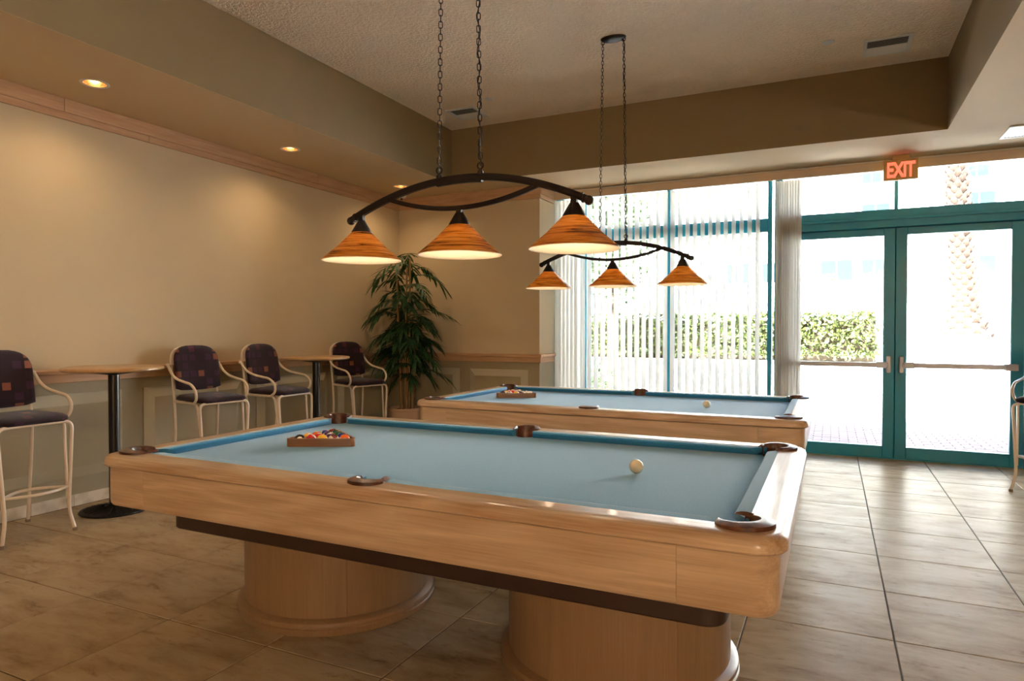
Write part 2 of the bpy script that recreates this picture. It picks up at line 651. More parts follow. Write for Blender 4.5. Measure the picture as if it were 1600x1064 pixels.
def rrect(hx, hy, r, inset=0.0, z=0.0, n=6):
    """rounded rectangle loop, counter-clockwise from the -x -y corner"""
    rr = max(r - inset, 0.0)
    cx, cyy = hx - inset - rr, hy - inset - rr
    out = []
    for k, (sx, sy) in enumerate(((-1, -1), (1, -1), (1, 1), (-1, 1))):
        for i in range(n + 1):
            a = PI + k * PI / 2 + PI / 2 * i / n
            out.append((sx * cx + rr * math.cos(a), sy * cyy + rr * math.sin(a), z))
    return out

def cut(o, cutters):
    """boolean-subtract a mesh builder from an object and bake the result"""
    c = cutters.obj('cutter', None, o.parent, smooth=False)
    md = o.modifiers.new('cut', 'BOOLEAN')
    md.operation = 'DIFFERENCE'
    md.solver = 'EXACT'
    md.object = c
    dg = bpy.context.evaluated_depsgraph_get()
    me = bpy.data.meshes.new_from_object(o.evaluated_get(dg))
    o.modifiers.clear()
    o.data = me
    bm = bmesh.new()
    bm.from_mesh(me)
    for f in bm.faces:
        f.smooth = True
    for e in bm.edges:
        if len(e.link_faces) == 2:
            e.smooth = e.calc_face_angle(0) <= math.radians(35)
    bm.to_mesh(me)
    bm.free()
    bpy.data.objects.remove(c, do_unlink=True)

# ------------------------------------------------------------------ room shell
XL, XR, YB, YW, YN = -5.25, 3.6, -6.5, 8.06, 7.45     # left wall, right wall, behind camera, window plane, end wall
ZS, ZC = 3.10, 3.73                                    # soffit underside, tray ceiling
TX0, TX1, TY0, TY1 = -4.10, .90, -1.0, 6.90            # ceiling tray

floor = struct(MB().box(XL - .2, XR + .2, YB - .2, YW + .1, -.15, -.0035).obj('floor', M['grout'], smooth=False),
               'beige travertine tile floor')
TS = .61
tile_full = None
def tile_mesh(w, d):
    g, c, b = .0030, .0025, MB()
    loops = []
    for i, z in ((0, -.004), (0, -c), (c, 0)):
        x, y = w / 2 - g - i, d / 2 - g - i
        loops.append([(-x, -y, z), (x, -y, z), (x, y, z), (-x, y, z)])
    b.loft(loops)
    return b.mesh('tile', M['tile'], False)
kx = math.floor((XL - .258) / TS)
x = .258 + kx * TS
while x < XR:
    y = 2.11 - 8 * TS
    while y < YW:
        a0, a1, b0, b1 = max(x, XL), min(x + TS, XR), y, min(y + TS, YW)
        if a1 - a0 > .03 and b1 - b0 > .03:
            if a1 - a0 > TS - .001 and b1 - b0 > TS - .001:
                tile_full = tile_full or tile_mesh(TS, TS)
                me = tile_full
            else:
                me = tile_mesh(a1 - a0, b1 - b0)
            link('tile', me, floor, ((a0 + a1) / 2, (b0 + b1) / 2, 0))
        y += TS
    x += TS

tag(MB().box(XL, XR, YB, 2.11 - 8 * TS, -.004, 0).obj('tile_field', M['tile'], floor, smooth=False), kind='stuff')
ceiling = struct(MB().box(XL - .2, XR + .2, YB - .2, YW + .3, ZC, ZC + .45).obj('ceiling', M['ceiling'], smooth=False),
                 'textured tan tray ceiling')

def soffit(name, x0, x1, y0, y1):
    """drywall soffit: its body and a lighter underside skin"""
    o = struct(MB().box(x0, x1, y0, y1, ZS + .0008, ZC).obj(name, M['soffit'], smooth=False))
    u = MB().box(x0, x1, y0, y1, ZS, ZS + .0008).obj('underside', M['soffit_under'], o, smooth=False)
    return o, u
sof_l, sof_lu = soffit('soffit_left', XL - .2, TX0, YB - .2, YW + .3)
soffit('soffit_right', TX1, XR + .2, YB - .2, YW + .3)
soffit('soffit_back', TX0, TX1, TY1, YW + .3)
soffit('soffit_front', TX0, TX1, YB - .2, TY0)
for o in (sof_l, sof_lu):
    c = MB()
    for x, y in DOWN_SPOTS:
        c.lathe([(0, ZS - .05), (.078, ZS - .05), (.078, ZS + .14), (0, ZS + .14)], 28, (x, y))
    cut(o, c)

ZR = .955                                              # underside of the chair rail
wall_left = struct(MB().box(XL - .2, XL, YB - .2, YN + .85, ZR, ZS).obj('wall_left', M['wall'], smooth=False),
                   'tan painted wall above wainscot')
MB().box(XL - .2, XL, YB - .2, YN + .85, 0, ZR).obj('wainscot', M['wainscot'], wall_left, smooth=False)
wall_back = struct(MB().box(XL, -3.195, YN, YW + .24, ZR, ZS).obj('wall_back', M['wall'], smooth=False),
                   'short tan end wall beside the windows')
MB().box(XL, -3.195, YN, YW + .24, 0, ZR).obj('wainscot', M['wainscot'], wall_back, smooth=False)
struct(MB().box(XR, XR + .2, YB - .2, YW + .24, 0, ZS).obj('wall_right', M['wall'], smooth=False))
struct(MB().box(XL - .2, XR + .2, YB - .2, YB, 0, ZS).obj('wall_front', M['wall'], smooth=False))

def raised_panel(parent, to3d, a0, a1, z0, z1):
    """raised wainscot panel: centre field and four bevelled borders (mitred)"""
    w, h = .085, .034
    fr = link('panel_frame', None, parent)
    def quad(p):
        return [to3d(*q) for q in p]
    i0, i1, k0, k1 = a0 + w, a1 - w, z0 + w, z1 - w
    front = quad([(i0, k0, h), (i1, k0, h), (i1, k1, h), (i0, k1, h)])
    back = quad([(i0, k0, 0), (i1, k0, 0), (i1, k1, 0), (i0, k1, 0)])
    MB().loft([back, front]).obj('panel_field', M['wainscot'], fr, smooth=False)
    for o0, o1, n0, n1 in (((a0, z1), (a1, z1), (i0, k1), (i1, k1)), ((a0, z0), (a1, z0), (i0, k0), (i1, k0)),
                           ((a0, z0), (a0, z1), (i0, k0), (i0, k1)), ((a1, z0), (a1, z1), (i1, k0), (i1, k1))):
        l0 = quad([(*o0, 0), (*n0, 0), (*n0, h + .001), (*o0, .006)])
        l1 = quad([(*o1, 0), (*n1, 0), (*n1, h + .001), (*o1, .006)])
        MB().loft([l0, l1]).obj('panel_bevel', M['panel'], fr, smooth=False)

for a in (.05, 1.28, 2.51, 3.74, 4.97, 6.2):
    raised_panel(wall_left, lambda p, z, d: (XL + d, p, z), a, a + 1.04, .22, .868)
for a0, a1 in ((-5.12, -4.31), (-4.155, -3.345)):
    raised_panel(wall_back, lambda p, z, d: (p, YN - d, z), a0, a1, .22, .862)

def trim_run(root, name, mat, a0, a1, step, shift, maker):
    a = a0
    first = True
    while a < a1 - .01:
        b = min(a + (shift if first else step), a1)
        first = False
        maker(MB(), a + .0013, b - .0013).obj(name, mat, root, smooth=False)
        a = b

trim1 = struct(link('trim_1', None), 'pale wood crown boards')
trim_run(trim1, 'crown_board', M['trim_y'], YB, YN, 2.75, 1.35, lambda m, a, b: m.box(XL, XL + .038, a, b, 2.995, ZS, .003))
trim_run(trim1, 'crown_batten', M['trim_y'], YB, YN, 2.75, 2.05, lambda m, a, b: m.box(XL, XL + .024, a, b, 2.945, 2.995, .002))
trim_run(trim1, 'crown_board', M['trim_x'], XL + .038, -3.157, 3, 1.3, lambda m, a, b: m.box(a, b, YN - .038, YN, 2.995, ZS, .003))
trim_run(trim1, 'crown_batten', M['trim_x'], XL + .024, -3.171, 3, 1.6, lambda m, a, b: m.box(a, b, YN - .024, YN, 2.945, 2.995, .002))
MB().box(-3.195, -3.157, YN, YN + .42, 2.995, ZS, .003).obj('crown_board', M['trim_y'], trim1, smooth=False)
MB().box(-3.195, -3.171, YN, YN + .42, 2.945, 2.995, .002).obj('crown_batten', M['trim_y'], trim1, smooth=False)

trim2 = struct(link('trim_2', None), 'pale wood chair rail')
trim_run(trim2, 'rail_cap', M['trim_y'], YB, YN, 2.44, 1.6, lambda m, a, b: m.box(XL, XL + .055, a, b, 1.018, 1.058, .008))
trim_run(trim2, 'rail_board', M['trim_y'], YB, YN, 2.44, 1.6, lambda m, a, b: m.box(XL, XL + .03, a, b, ZR, 1.018, .003))
trim_run(trim2, 'rail_cap', M['trim_x'], XL + .055, -3.145, 3, 3, lambda m, a, b: m.box(a, b, YN - .05, YN, 1.018, 1.058, .008))
trim_run(trim2, 'rail_board', M['trim_x'], XL + .03, -3.165, 3, 3, lambda m, a, b: m.box(a, b, YN - .03, YN, ZR, 1.018, .003))
MB().box(-3.195, -3.145, YN, YN + .42, 1.018, 1.058, .008).obj('rail_cap', M['trim_y'], trim2, smooth=False)
MB().box(-3.195, -3.165, YN, YN + .42, ZR, 1.018, .003).obj('rail_board', M['trim_y'], trim2, smooth=False)

bb = struct(link('baseboard_left', None), 'cream marble tile baseboard')
trim_run(bb, 'baseboard_tile', M['marble'], YB, YN, .305, .2, lambda m, a, b: m.box(XL, XL + .012, a, b, 0, .088, .0015))
bb2 = struct(link('baseboard_back', None), 'cream marble tile baseboard')
trim_run(bb2, 'baseboard_tile', M['marble'], XL + .012, -3.183, .305, .3, lambda m, a, b: m.box(a, b, YN - .012, YN, 0, .088, .0015))

# ------------------------------------------------------------------ glazed wall and doors
FY0, FY1 = YW - .05, YW + .05
def frame_box(parent, name, x0, x1, z0, z1, d=0.0, mat='teal'):
    return MB().box(x0, x1, FY0 - d, FY1 + d, z0, z1, .004).obj(name, M[mat], parent, smooth=False)
def pane(parent, x0, x1, z0, z1):
    return MB().box(x0, x1, YW - .003, YW + .003, z0, z1).obj('pane', M['glass'], parent, smooth=False)

win1 = struct(link('window_1', None), 'tall teal framed window behind vertical blinds')
for x0, x1 in ((-3.195, -3.10), (-2.845, -2.79), (-1.781, -1.727), (-.654, -.607)):
    frame_box(win1, 'post', x0, x1, .0, ZS)
cols = ((-3.10, -2.845), (-2.79, -1.781), (-1.727, -.654))
for x0, x1 in cols:
    frame_box(win1, 'sill_bar', x0, x1, 0, .11)
    frame_box(win1, 'transom_bar', x0, x1, 2.455, 2.605)
    frame_box(win1, 'head_bar', x0, x1, 3.03, ZS)
    pane(win1, x0, x1, .11, 2.455)
    pane(win1, x0, x1, 2.605, 3.03)
win2 = struct(link('window_2', None), 'narrow glass strip between teal posts')
frame_box(win2, 'post', -.58, -.50, 0, ZS, .01)
pane(win2, -.607, -.58, 0, ZS)
win3 = struct(link('window_3', None), 'transom window over the glass doors')
frame_box(win3, 'transom_bar', -.50, 1.76, 2.425, 2.612, .02)
MB().box(-.50, 1.76, FY0 - .05, FY0 - .02, 2.50, 2.53, .004).obj('drip_ledge', M['teal'], win3, smooth=False)
frame_box(win3, 'post', .583, .617, 2.612, 3.03)
frame_box(win3, 'head_bar', -.50, 1.76, 3.03, ZS)
pane(win3, -.50, .583, 2.612, 3.03)
pane(win3, .617, 1.70, 2.612, 3.03)
frame_box(win3, 'post', 1.70, 1.76, 0, 2.425)
frame_box(win3, 'post', 1.70, 1.76, 2.612, 3.03)
win4 = struct(link('window_4', None), 'teal framed side window')
frame_box(win4, 'post', 1.76, 1.83, 0, ZS, .01)
frame_box(win4, 'post', 2.45, 2.53, 0, ZS)
frame_box(win4, 'sill_bar', 1.83, 2.45, 0, .11)
frame_box(win4, 'transom_bar', 1.83, 2.45, 2.455, 2.605)
frame_box(win4, 'head_bar', 1.83, 2.45, 3.03, ZS)
pane(win4, 1.83, 2.45, .11, 2.455)
pane(win4, 1.83, 2.45, 2.605, 3.03)

struct(MB().box(2.53, XR, YW - .1, YW + .24, 0, ZS).obj('wall_right_end', M['wall'], smooth=False))
MB().box(-.50, 1.70, YW + .028, YW + .048, 2.40, 2.43, .003).obj('door_stop', M['teal'], win3, smooth=False)
MB().box(-.50, 1.70, YW - .05, YW + .06, -.003, .010, .002).obj('threshold', M['teal'], win3, smooth=False)

def door(name, x0, x1, latch, label):
    d = struct(link(name, None), label)
    y0, y1 = YW - .028, YW + .028
    bx = lambda n, a, b, z0, z1: MB().box(a, b, y0, y1, z0, z1, .004).obj(n, M['teal'], d, smooth=False)
    x0, x1 = x0 + .003, x1 - .003
    w = .105
    bx('stile', x0, x0 + w, .008, 2.42)
    bx('stile', x1 - w, x1, .008, 2.42)
    bx('top_rail', x0 + w, x1 - w, 2.345, 2.42)
    bx('bottom_rail', x0 + w, x1 - w, .008, .128)
    MB().box(x0 + w, x1 - w, YW - .003, YW + .003, .128, 2.345).obj('pane', M['glass'], d, smooth=False)
    if latch == 'r':
        MB().box(x1 - .02, x1 + .026, y1, y1 + .012, .011, 2.42, .002).obj('astragal', M['teal'], d, smooth=False)
    s = 1 if latch == 'l' else -1
    e = x0 if latch == 'l' else x1
    pb = MB().box(min(e + s * .06, e + s * 1.03), max(e + s * .06, e + s * 1.03), y0 - .075, y0 - .035, .962, 1.012, .008)\
        .obj('push_bar', M['silver'], d, smooth=False)
    MB().box(e + s * .055 - .021, e + s * .055 + .021, y0 - .062, y0, .905, 1.08, .008).obj('latch_case', M['silver'], pb, smooth=False)
    MB().box(min(e + s * .075, e + s * .17), max(e + s * .075, e + s * .17), y0 - .082, y0 - .03, .954, 1.02, .006).obj('bar_cap', M['silver'], pb, smooth=False)
    MB().box(min(e + s * .93, e + s * 1.04), max(e + s * .93, e + s * 1.04), y0 - .082, y0, .954, 1.02, .006).obj('bar_cap', M['silver'], pb, smooth=False)
    return d
door('door_1', -.50, .60, 'r', 'teal framed glass door, left leaf')
door('door_2', .60, 1.70, 'l', 'teal framed glass door, right leaf')

# vertical blinds
def vane_mesh():
    m, z0, z1, t = MB(), .035, 2.985, .0006
    front, back = [], []
    for k in range(7):
        u = (k / 6 - .5) * .089
        b = .006 * (1 - (u / .0445) ** 2)
        front.append((u, b - t))
        back.append((u, b + t))
    loop = front + back[::-1]
    m.loft([[(x, y, z) for x, y in loop] for z in (z0, z1)])
    return m.mesh('vane', M['vane'], True, 50)
VANE = vane_mesh()
blind1 = thing('vertical_blind', 'white vertical blind half open across the tall teal window', 'blind', (-1.9, 7.9, 0))
blind2 = thing('vertical_blind', 'stack of drawn vertical blind vanes beside the left glass door', 'blind', (-.43, 7.9, 0))
random.seed(4)
x = -3.13
vx = []
for k in range(6):
    vx.append((x, 22 + random.uniform(-6, 6)))
    x += .052
x = -2.80
while x < -.68:
    vx.append((x, 66 + random.uniform(-3, 3)))
    x += .0855
for x, a in vx:
    link('vane', VANE, blind1, (x + 1.9, 0, 0), math.radians(a))
for k in range(9):
    link('vane', VANE, blind2, (-.10 + k * .026, 0, 0), math.radians(58 + random.uniform(-8, 8)))
val = tag(MB().box(-3.19, XR - .02, 7.83, 7.845, 2.985, 3.075, .003).obj('blind_valance', M['valance'], smooth=False),
          'long pale valance board above the blinds and doors', 'valance')
MB().box(-3.19, XR - .02, 7.845, 7.95, 3.06, 3.095, .003).obj('headrail', M['white'], val, smooth=False)

# ------------------------------------------------------------------ pool tables
HL, HW, CR = 1.435, .81, .095
ZRAIL, ZBED = .801, .765
def rail_profile():
    return [(.006, .752), (0, .758), (0, .776), (.005, .790), (.016, .798), (.030, ZRAIL), (.060, ZRAIL), (.115, ZRAIL), (.115, .770), (.115, .752)]

POCKETS = [(sx * 1.30, sy * .665, .060, math.atan2(sy, sx)) for sx in (-1, 1) for sy in (-1, 1)] + \
          [(0, sy * .693, .055, sy * PI / 2) for sy in (-1, 1)]

def pocket_cutter(z0, z1, dr=0.0, which=POCKETS):
    m = MB()
    for px_, py_, r, a in which:
        m.lathe([(0, z0), (r + dr, z0), (r + dr, z1), (0, z1)], 28, (px_, py_))
    return m

def make_table():
    T = thing('pool_table', 'near oak pool table with blue cloth, closest to the camera', 'pool table', (-1.535, 2.69, 0))
    n = 8
    # rails, one object per side, mitred in the rounded corners
    for k, mat in enumerate(('oak_rail_x', 'oak_rail_y', 'oak_rail_x', 'oak_rail_y')):
        loops = []
        prof = rail_profile()
        full = [rrect(HL, HW, CR, d, z, n) for d, z in prof]
        cnt = len(full[0])
        i0 = k * (n + 1) + n // 2
        idx = [(i0 + j) % cnt for j in range(n + 2)]
        for i in idx:
            loops.append([full[p][i] for p in range(len(prof))])
        m = MB()
        m.loft(loops, closed=True, caps=True)
        o = m.obj('rail', M[mat], T, True, 30)
        cut(o, pocket_cutter(.70, .86))
    # apron: rounded corner blocks and flat panels between them
    ap = [(.022, .746), (.022, .60), (.024, .586), (.032, .575), (.046, .571), (.058, .571), (.058, .746)]
    cl, cs, g = .293, .26, .0009
    for sx, sy in ((-1, -1), (1, -1), (1, 1), (-1, 1)):
        loops = []
        steps = 10
        for i in range(steps + 3):
            lp = []
            for d, z in ap:
                r = max(CR - d, .0)
                cx_, cy_ = HL - d - r, HW - d - r
                if i == 0:
                    p = (HL - cl, HW - d)
                elif i == steps + 2:
                    p = (HL - d, HW - cs)
                else:
                    a = PI / 2 * (1 - (i - 1) / steps)
                    p = (cx_ + r * math.cos(a), cy_ + r * math.sin(a))
                lp.append((sx * p[0], sy * p[1], z))
            loops.append(lp)
        MB().loft(loops).obj('apron_corner', M['oak_x'], T, True, 30)
    for sy in (-1, 1):
        MB().loft([[(x, sy * (HW - d), z) for d, z in ap] for x in (-(HL - cl - g), HL - cl - g)]).obj('apron_panel', M['oak_x'], T, True, 30)
    for sx in (-1, 1):
        MB().loft([[(sx * (HL - d), y, z) for d, z in ap] for y in (-(HW - cs - g), HW - cs - g)]).obj('apron_panel', M['oak_y'], T, True, 30)
    # dark frame under the apron
    m = MB()
    m.loft([rrect(HL - .19, HW - .225, .07, i, z) for i, z in ((.0, .60), (.0, .444), (.004, .438), (.012, .436))])
    m.obj('underframe', M['dark_wood'], T, True, 30)
    # slate bed with cloth
    b = MB().box(-1.325, 1.325, -.70, .70, ZBED - .03, ZBED).obj('bed_cloth', M['cloth'], T, smooth=False)
    cut(b, pocket_cutter(.70, .86, -.004))
    # cushions
    sec = [(.695, .7995), (.650, .8005), (.640, .799), (.6352, .794), (.6365, .789), (.656, ZBED + .0008), (.695, ZBED + .0008)]
    def lerp_end(y, nose, back):
        return nose + (back - nose) * (y - .635) / .06
    for sy in (-1, 1):
        for sx in (-1, 1):
            l0 = [(sx * lerp_end(y, .066, .050), sy * y, z) for y, z in sec]
            l1 = [(sx * lerp_end(y, 1.195, 1.262), sy * y, z) for y, z in sec]
            MB().loft([l0, l1]).obj('cushion', M['cloth'], T, True, 40)
    for sx in (-1, 1):
        l = [[(sx * (y + .635 - .0), s * lerp_end(y, .560, .627), z) for y, z in sec] for s in (-1, 1)]
        l = [[(sx * (1.27 + (y - .635) * (.05 / .06)), s * lerp_end(y, .560, .627), z) for y, z in sec] for s in (-1, 1)]
        MB().loft(l).obj('cushion', M['cloth'], T, True, 40)
    # leather pockets
    for px_, py_, r, a in POCKETS:
        side = abs(px_) < .01
        span = math.radians(104 if side else 128)
        m = MB()
        K = 26
        loops = []
        for i in range(K + 1):
            t = -1 + 2 * i / K
            an = a + t * span
            w = (.040 if not side else .034) * (1 - abs(t) ** 2.4) + .007
            zt = .819 - .010 * abs(t) ** 2
            zlo = .70
            ri = r - .006
            prof = [(ri, zlo), (ri, zt - .006), (ri + .004, zt), (ri + w * .5, zt + .001), (ri + w, zt - .006), (ri + w + .001, ZRAIL - .001),
                    (ri + .0045, ZRAIL - .004), (ri + .0045, zlo)]
            loops.append([(px_ + q * math.cos(an), py_ + q * math.sin(an), z) for q, z in prof])
        m.loft(loops)
        pk = m.obj('pocket', M['leather'], T, True, 40)
        MB().lathe([(r - .007, .735), (r - .007, .66), (r * .6, .63), (0, .625)], 20, (px_, py_)).obj('pocket_net', M['black'], pk)
        # curled leather tongue at one end of the rim
        an = a + span * .96
        c = Vector((px_ + (r + .004) * math.cos(an), py_ + (r + .004) * math.sin(an), .806))
        tdir = Vector((-math.sin(an), math.cos(an), 0))
        odir = Vector((math.cos(an), math.sin(an), 0))
        lp = []
        for u, w, h in ((-.02, .012, .010), (.0, .012, .012), (.018, .010, .010), (.034, .004, .004)):
            p = c + tdir * u
            lp.append([p - odir * w, p - odir * w * .4 + Vector((0, 0, h)), p + odir * w, p - Vector((0, 0, .002))])
        MB().loft(lp).obj('pocket_tongue', M['leather'], pk)
    # twin drum pedestals
    for sx in (-1, 1):
        ped = link('pedestal', None, T)
        cx_ = sx * .735
        R0 = .452
        for q in range(6):
            a0 = q * PI / 3 + .25
            MB().lathe([(R0, .06), (R0, .44), (R0 - .02, .44), (R0 - .02, .06)], 10, (cx_, 0), a0 + .0012, a0 + PI / 3 - .0012, True)\
                .obj('drum_panel', M['oak_z'], ped, True, 30)
        MB().lathe([(R0 - .02, 0), (.480, 0), (.486, .012), (.486, .028), (.479, .033), (.479, .037), (.484, .042), (.482, .056), (.470, .066), (R0 - .02, .07)],
                   56, (cx_, 0)).obj('base_molding', M['oak_z'], ped, True, 40)
    return T

table1 = make_table()
table2 = copy_tree(table1)
table2.location = (-1.555, 5.235, 0)
tag(table2, 'far oak pool table with blue cloth, next to the windows', 'pool table')
for t in (table1, table2):
    t['group'] = 'pool tables'

# balls
BR = .0286
BALLS = {1: ('yellow', S(232, 170, 20)), 2: ('blue', S(20, 40, 120)), 3: ('red', S(196, 26, 22)), 4: ('purple', S(60, 22, 84)),
         5: ('orange', S(226, 96, 24)), 6: ('green', S(14, 84, 50)), 7: ('maroon', S(110, 18, 26)), 8: ('black', S(14, 12, 12))}
def ball_mat(name, col, stripe):
    m, nt, b = nodes(name)
    tc = N(nt, 'ShaderNodeTexCoord')
    sp = N(nt, 'ShaderNodeSeparateXYZ')
    nt.links.new(tc.outputs['Object'], sp.inputs[0])
    ivory = (*S(236, 224, 196), 1)
    def gt(sock, val, op='GREATER_THAN'):
        ab = N(nt, 'ShaderNodeMath', operation='ABSOLUTE')
        nt.links.new(sock, ab.inputs[0])
        g = N(nt, 'ShaderNodeMath', operation=op)
        g.inputs[1].default_value = val
        nt.links.new(ab.outputs[0], g.inputs[0])
        return g.outputs[0]
    white = gt(sp.outputs[0], BR * .86)
    if stripe:
        mxm = N(nt, 'ShaderNodeMath', operation='MAXIMUM')
        nt.links.new(white, mxm.inputs[0])
        nt.links.new(gt(sp.outputs[2], BR * .52), mxm.inputs[1])
        white = mxm.outputs[0]
    mx = N(nt, 'ShaderNodeMix', data_type='RGBA')
    mx.inputs[6].default_value = (*col, 1)
    mx.inputs[7].default_value = ivory
    nt.links.new(white, mx.inputs[0])
    nt.links.new(mx.outputs[2], b.inputs['Base Color'])
    b.inputs['Roughness'].default_value = .12
    b.inputs['Coat Weight'].default_value = .5
    return m
ball_base = MB().sphere((0, 0, 0), BR, 20, 12)
BM = {}
for k in range(1, 16):
    c = BALLS[k if k <= 8 else k - 8]
    BM[k] = ball_base.mesh('billiard_ball', ball_mat('ball_%s_%s' % (c[0], 'solid' if k <= 8 else 'stripe'), c[1], k > 8))
cue_me = ball_base.mesh('cue_ball', simple('cue_ball_ivory', S(232, 214, 176), .15, 0, .5))
ORDER = [4, 9, 1, 15, 13, 1 and 10, 3, 8, 5, 12, 6, 2, 7, 11, 14]
ORDER = [8, 11, 1, 15, 13, 9, 3, 4, 2, 5, 12, 6, 10, 14, 7]   # front row of five first
ZB = ZBED + BR + .0006

def rack(tx, where, loc, ang):
    root = thing('ball_rack', 'brown wooden triangle rack holding balls on the %s pool table' % where, 'rack', (*loc, ZBED + .0005), ang, 'triangle racks')
    # triangle: base edge along +x at y=0, apex at +y
    d = 2 * BR + .0004
    inr = BR + .003                                    # ball row to inner wall
    side_in = 4 * d + 2 * inr * math.tan(math.radians(60)) * .999
    hgt = side_in * math.sqrt(3) / 2
    cen = Vector((0, hgt / 3, 0))
    verts_in = [Vector((-side_in / 2, 0, 0)), Vector((side_in / 2, 0, 0)), Vector((0, hgt, 0))]
    t, h, rc = .013, .042, .022
    def rounded(off, r):
        P = [cen + (p - cen) * ((hgt / 3 + off) / (hgt / 3)) for p in verts_in]
        out = []
        for i in range(3):
            a, b, c = P[i - 1], P[i], P[(i + 1) % 3]
            u, w = (a - b).normalized(), (c - b).normalized()
            tl = r / math.tan(math.radians(30))
            ctr = b + (u + w).normalized() * (r / math.sin(math.radians(30)))
            s = b + u * tl - ctr
            e_ = b + w * tl - ctr
            a0, a1 = math.atan2(s.y, s.x), math.atan2(e_.y, e_.x)
            while a1 < a0:
                a1 += 2 * PI
            for k in range(7):
                q = a0 + (a1 - a0) * k / 6
                out.append((ctr.x + r * math.cos(q), ctr.y + r * math.sin(q)))
        return out
    O, I = rounded(t, .026), rounded(0, .014)
    n = len(O)
    # three rails of the triangle, split at the middle of each rounded corner
    for s in range(3):
        i0 = s * 7 + 3
        loops = []
        for j in range(8):
            i = (i0 + j) % n
            o, q = O[i], I[i]
            loops.append([(o[0], o[1], 0), (o[0], o[1], h - .003), (o[0] * .97 + q[0] * .03, o[1] * .97 + q[1] * .03, h), (q[0], q[1], h), (q[0], q[1], 0)])
        MB().loft(loops).obj('rack_side', M['rack_wood'], root, True, 40)
    rm = Matrix.Rotation(ang, 2)
    random.seed(3 if where == 'near' else 8)
    i = 0
    for row in range(5):
        cntr = 5 - row
        for c in range(cntr):
            p = Vector(((c - (cntr - 1) / 2) * d, inr + row * d * math.sqrt(3) / 2))
            p = rm @ p
            k = ORDER[i]
            col = BALLS[k if k <= 8 else k - 8][0]
            nm = ('solid %s' if k <= 8 else '%s striped') % col
            o = link('billiard_ball', BM[k], None, (loc[0] + p.x, loc[1] + p.y, ZB))
            o.rotation_euler = (random.uniform(0, 6.28), random.uniform(0, 6.28), random.uniform(0, 6.28))
            tag(o, '%s ball in the triangle rack on the %s pool table' % (nm, where), 'ball', 'racked balls on the %s table' % where)
            i += 1
rack(0, 'near', (-2.335, 2.628), math.radians(25.5))
rack(0, 'far', (-2.465, 5.235), math.radians(25.5))
tag(link('cue_ball', cue_me, None, (-.722, 2.70, ZB)), 'ivory cue ball alone on the near pool table', 'ball', 'cue balls')
tag(link('cue_ball', cue_me, None, (-.845, 5.17, ZB)), 'ivory cue ball alone on the far pool table', 'ball', 'cue balls')

# ------------------------------------------------------------------ hanging lamps
def link_mesh():
    m = MB()
    pts = []
    L, W = .0165, .0085
    for i in range(20):
        a = 2 * PI * i / 20
        pts.append((W * math.cos(a), 0, W * math.sin(a) + (L - W) * (1 if math.sin(a) > 0 else -1) + .0))
    loops = []
    n = len(pts)
    for i, p in enumerate(pts):
        d = Vector(pts[(i + 1) % n]) - Vector(pts[i - 1])
        d.normalize()
        s = Vector((0, 1, 0))
        u = d.cross(s)
        loops.append([(Vector(p) + (s * math.cos(b) + u * math.sin(b)) * .0024)[:] for b in (2 * PI * k / 6 for k in range(6))])
    m.loft(loops, ring=True)
    return m.mesh('chain_link', M['chain'])
LINK = link_mesh()

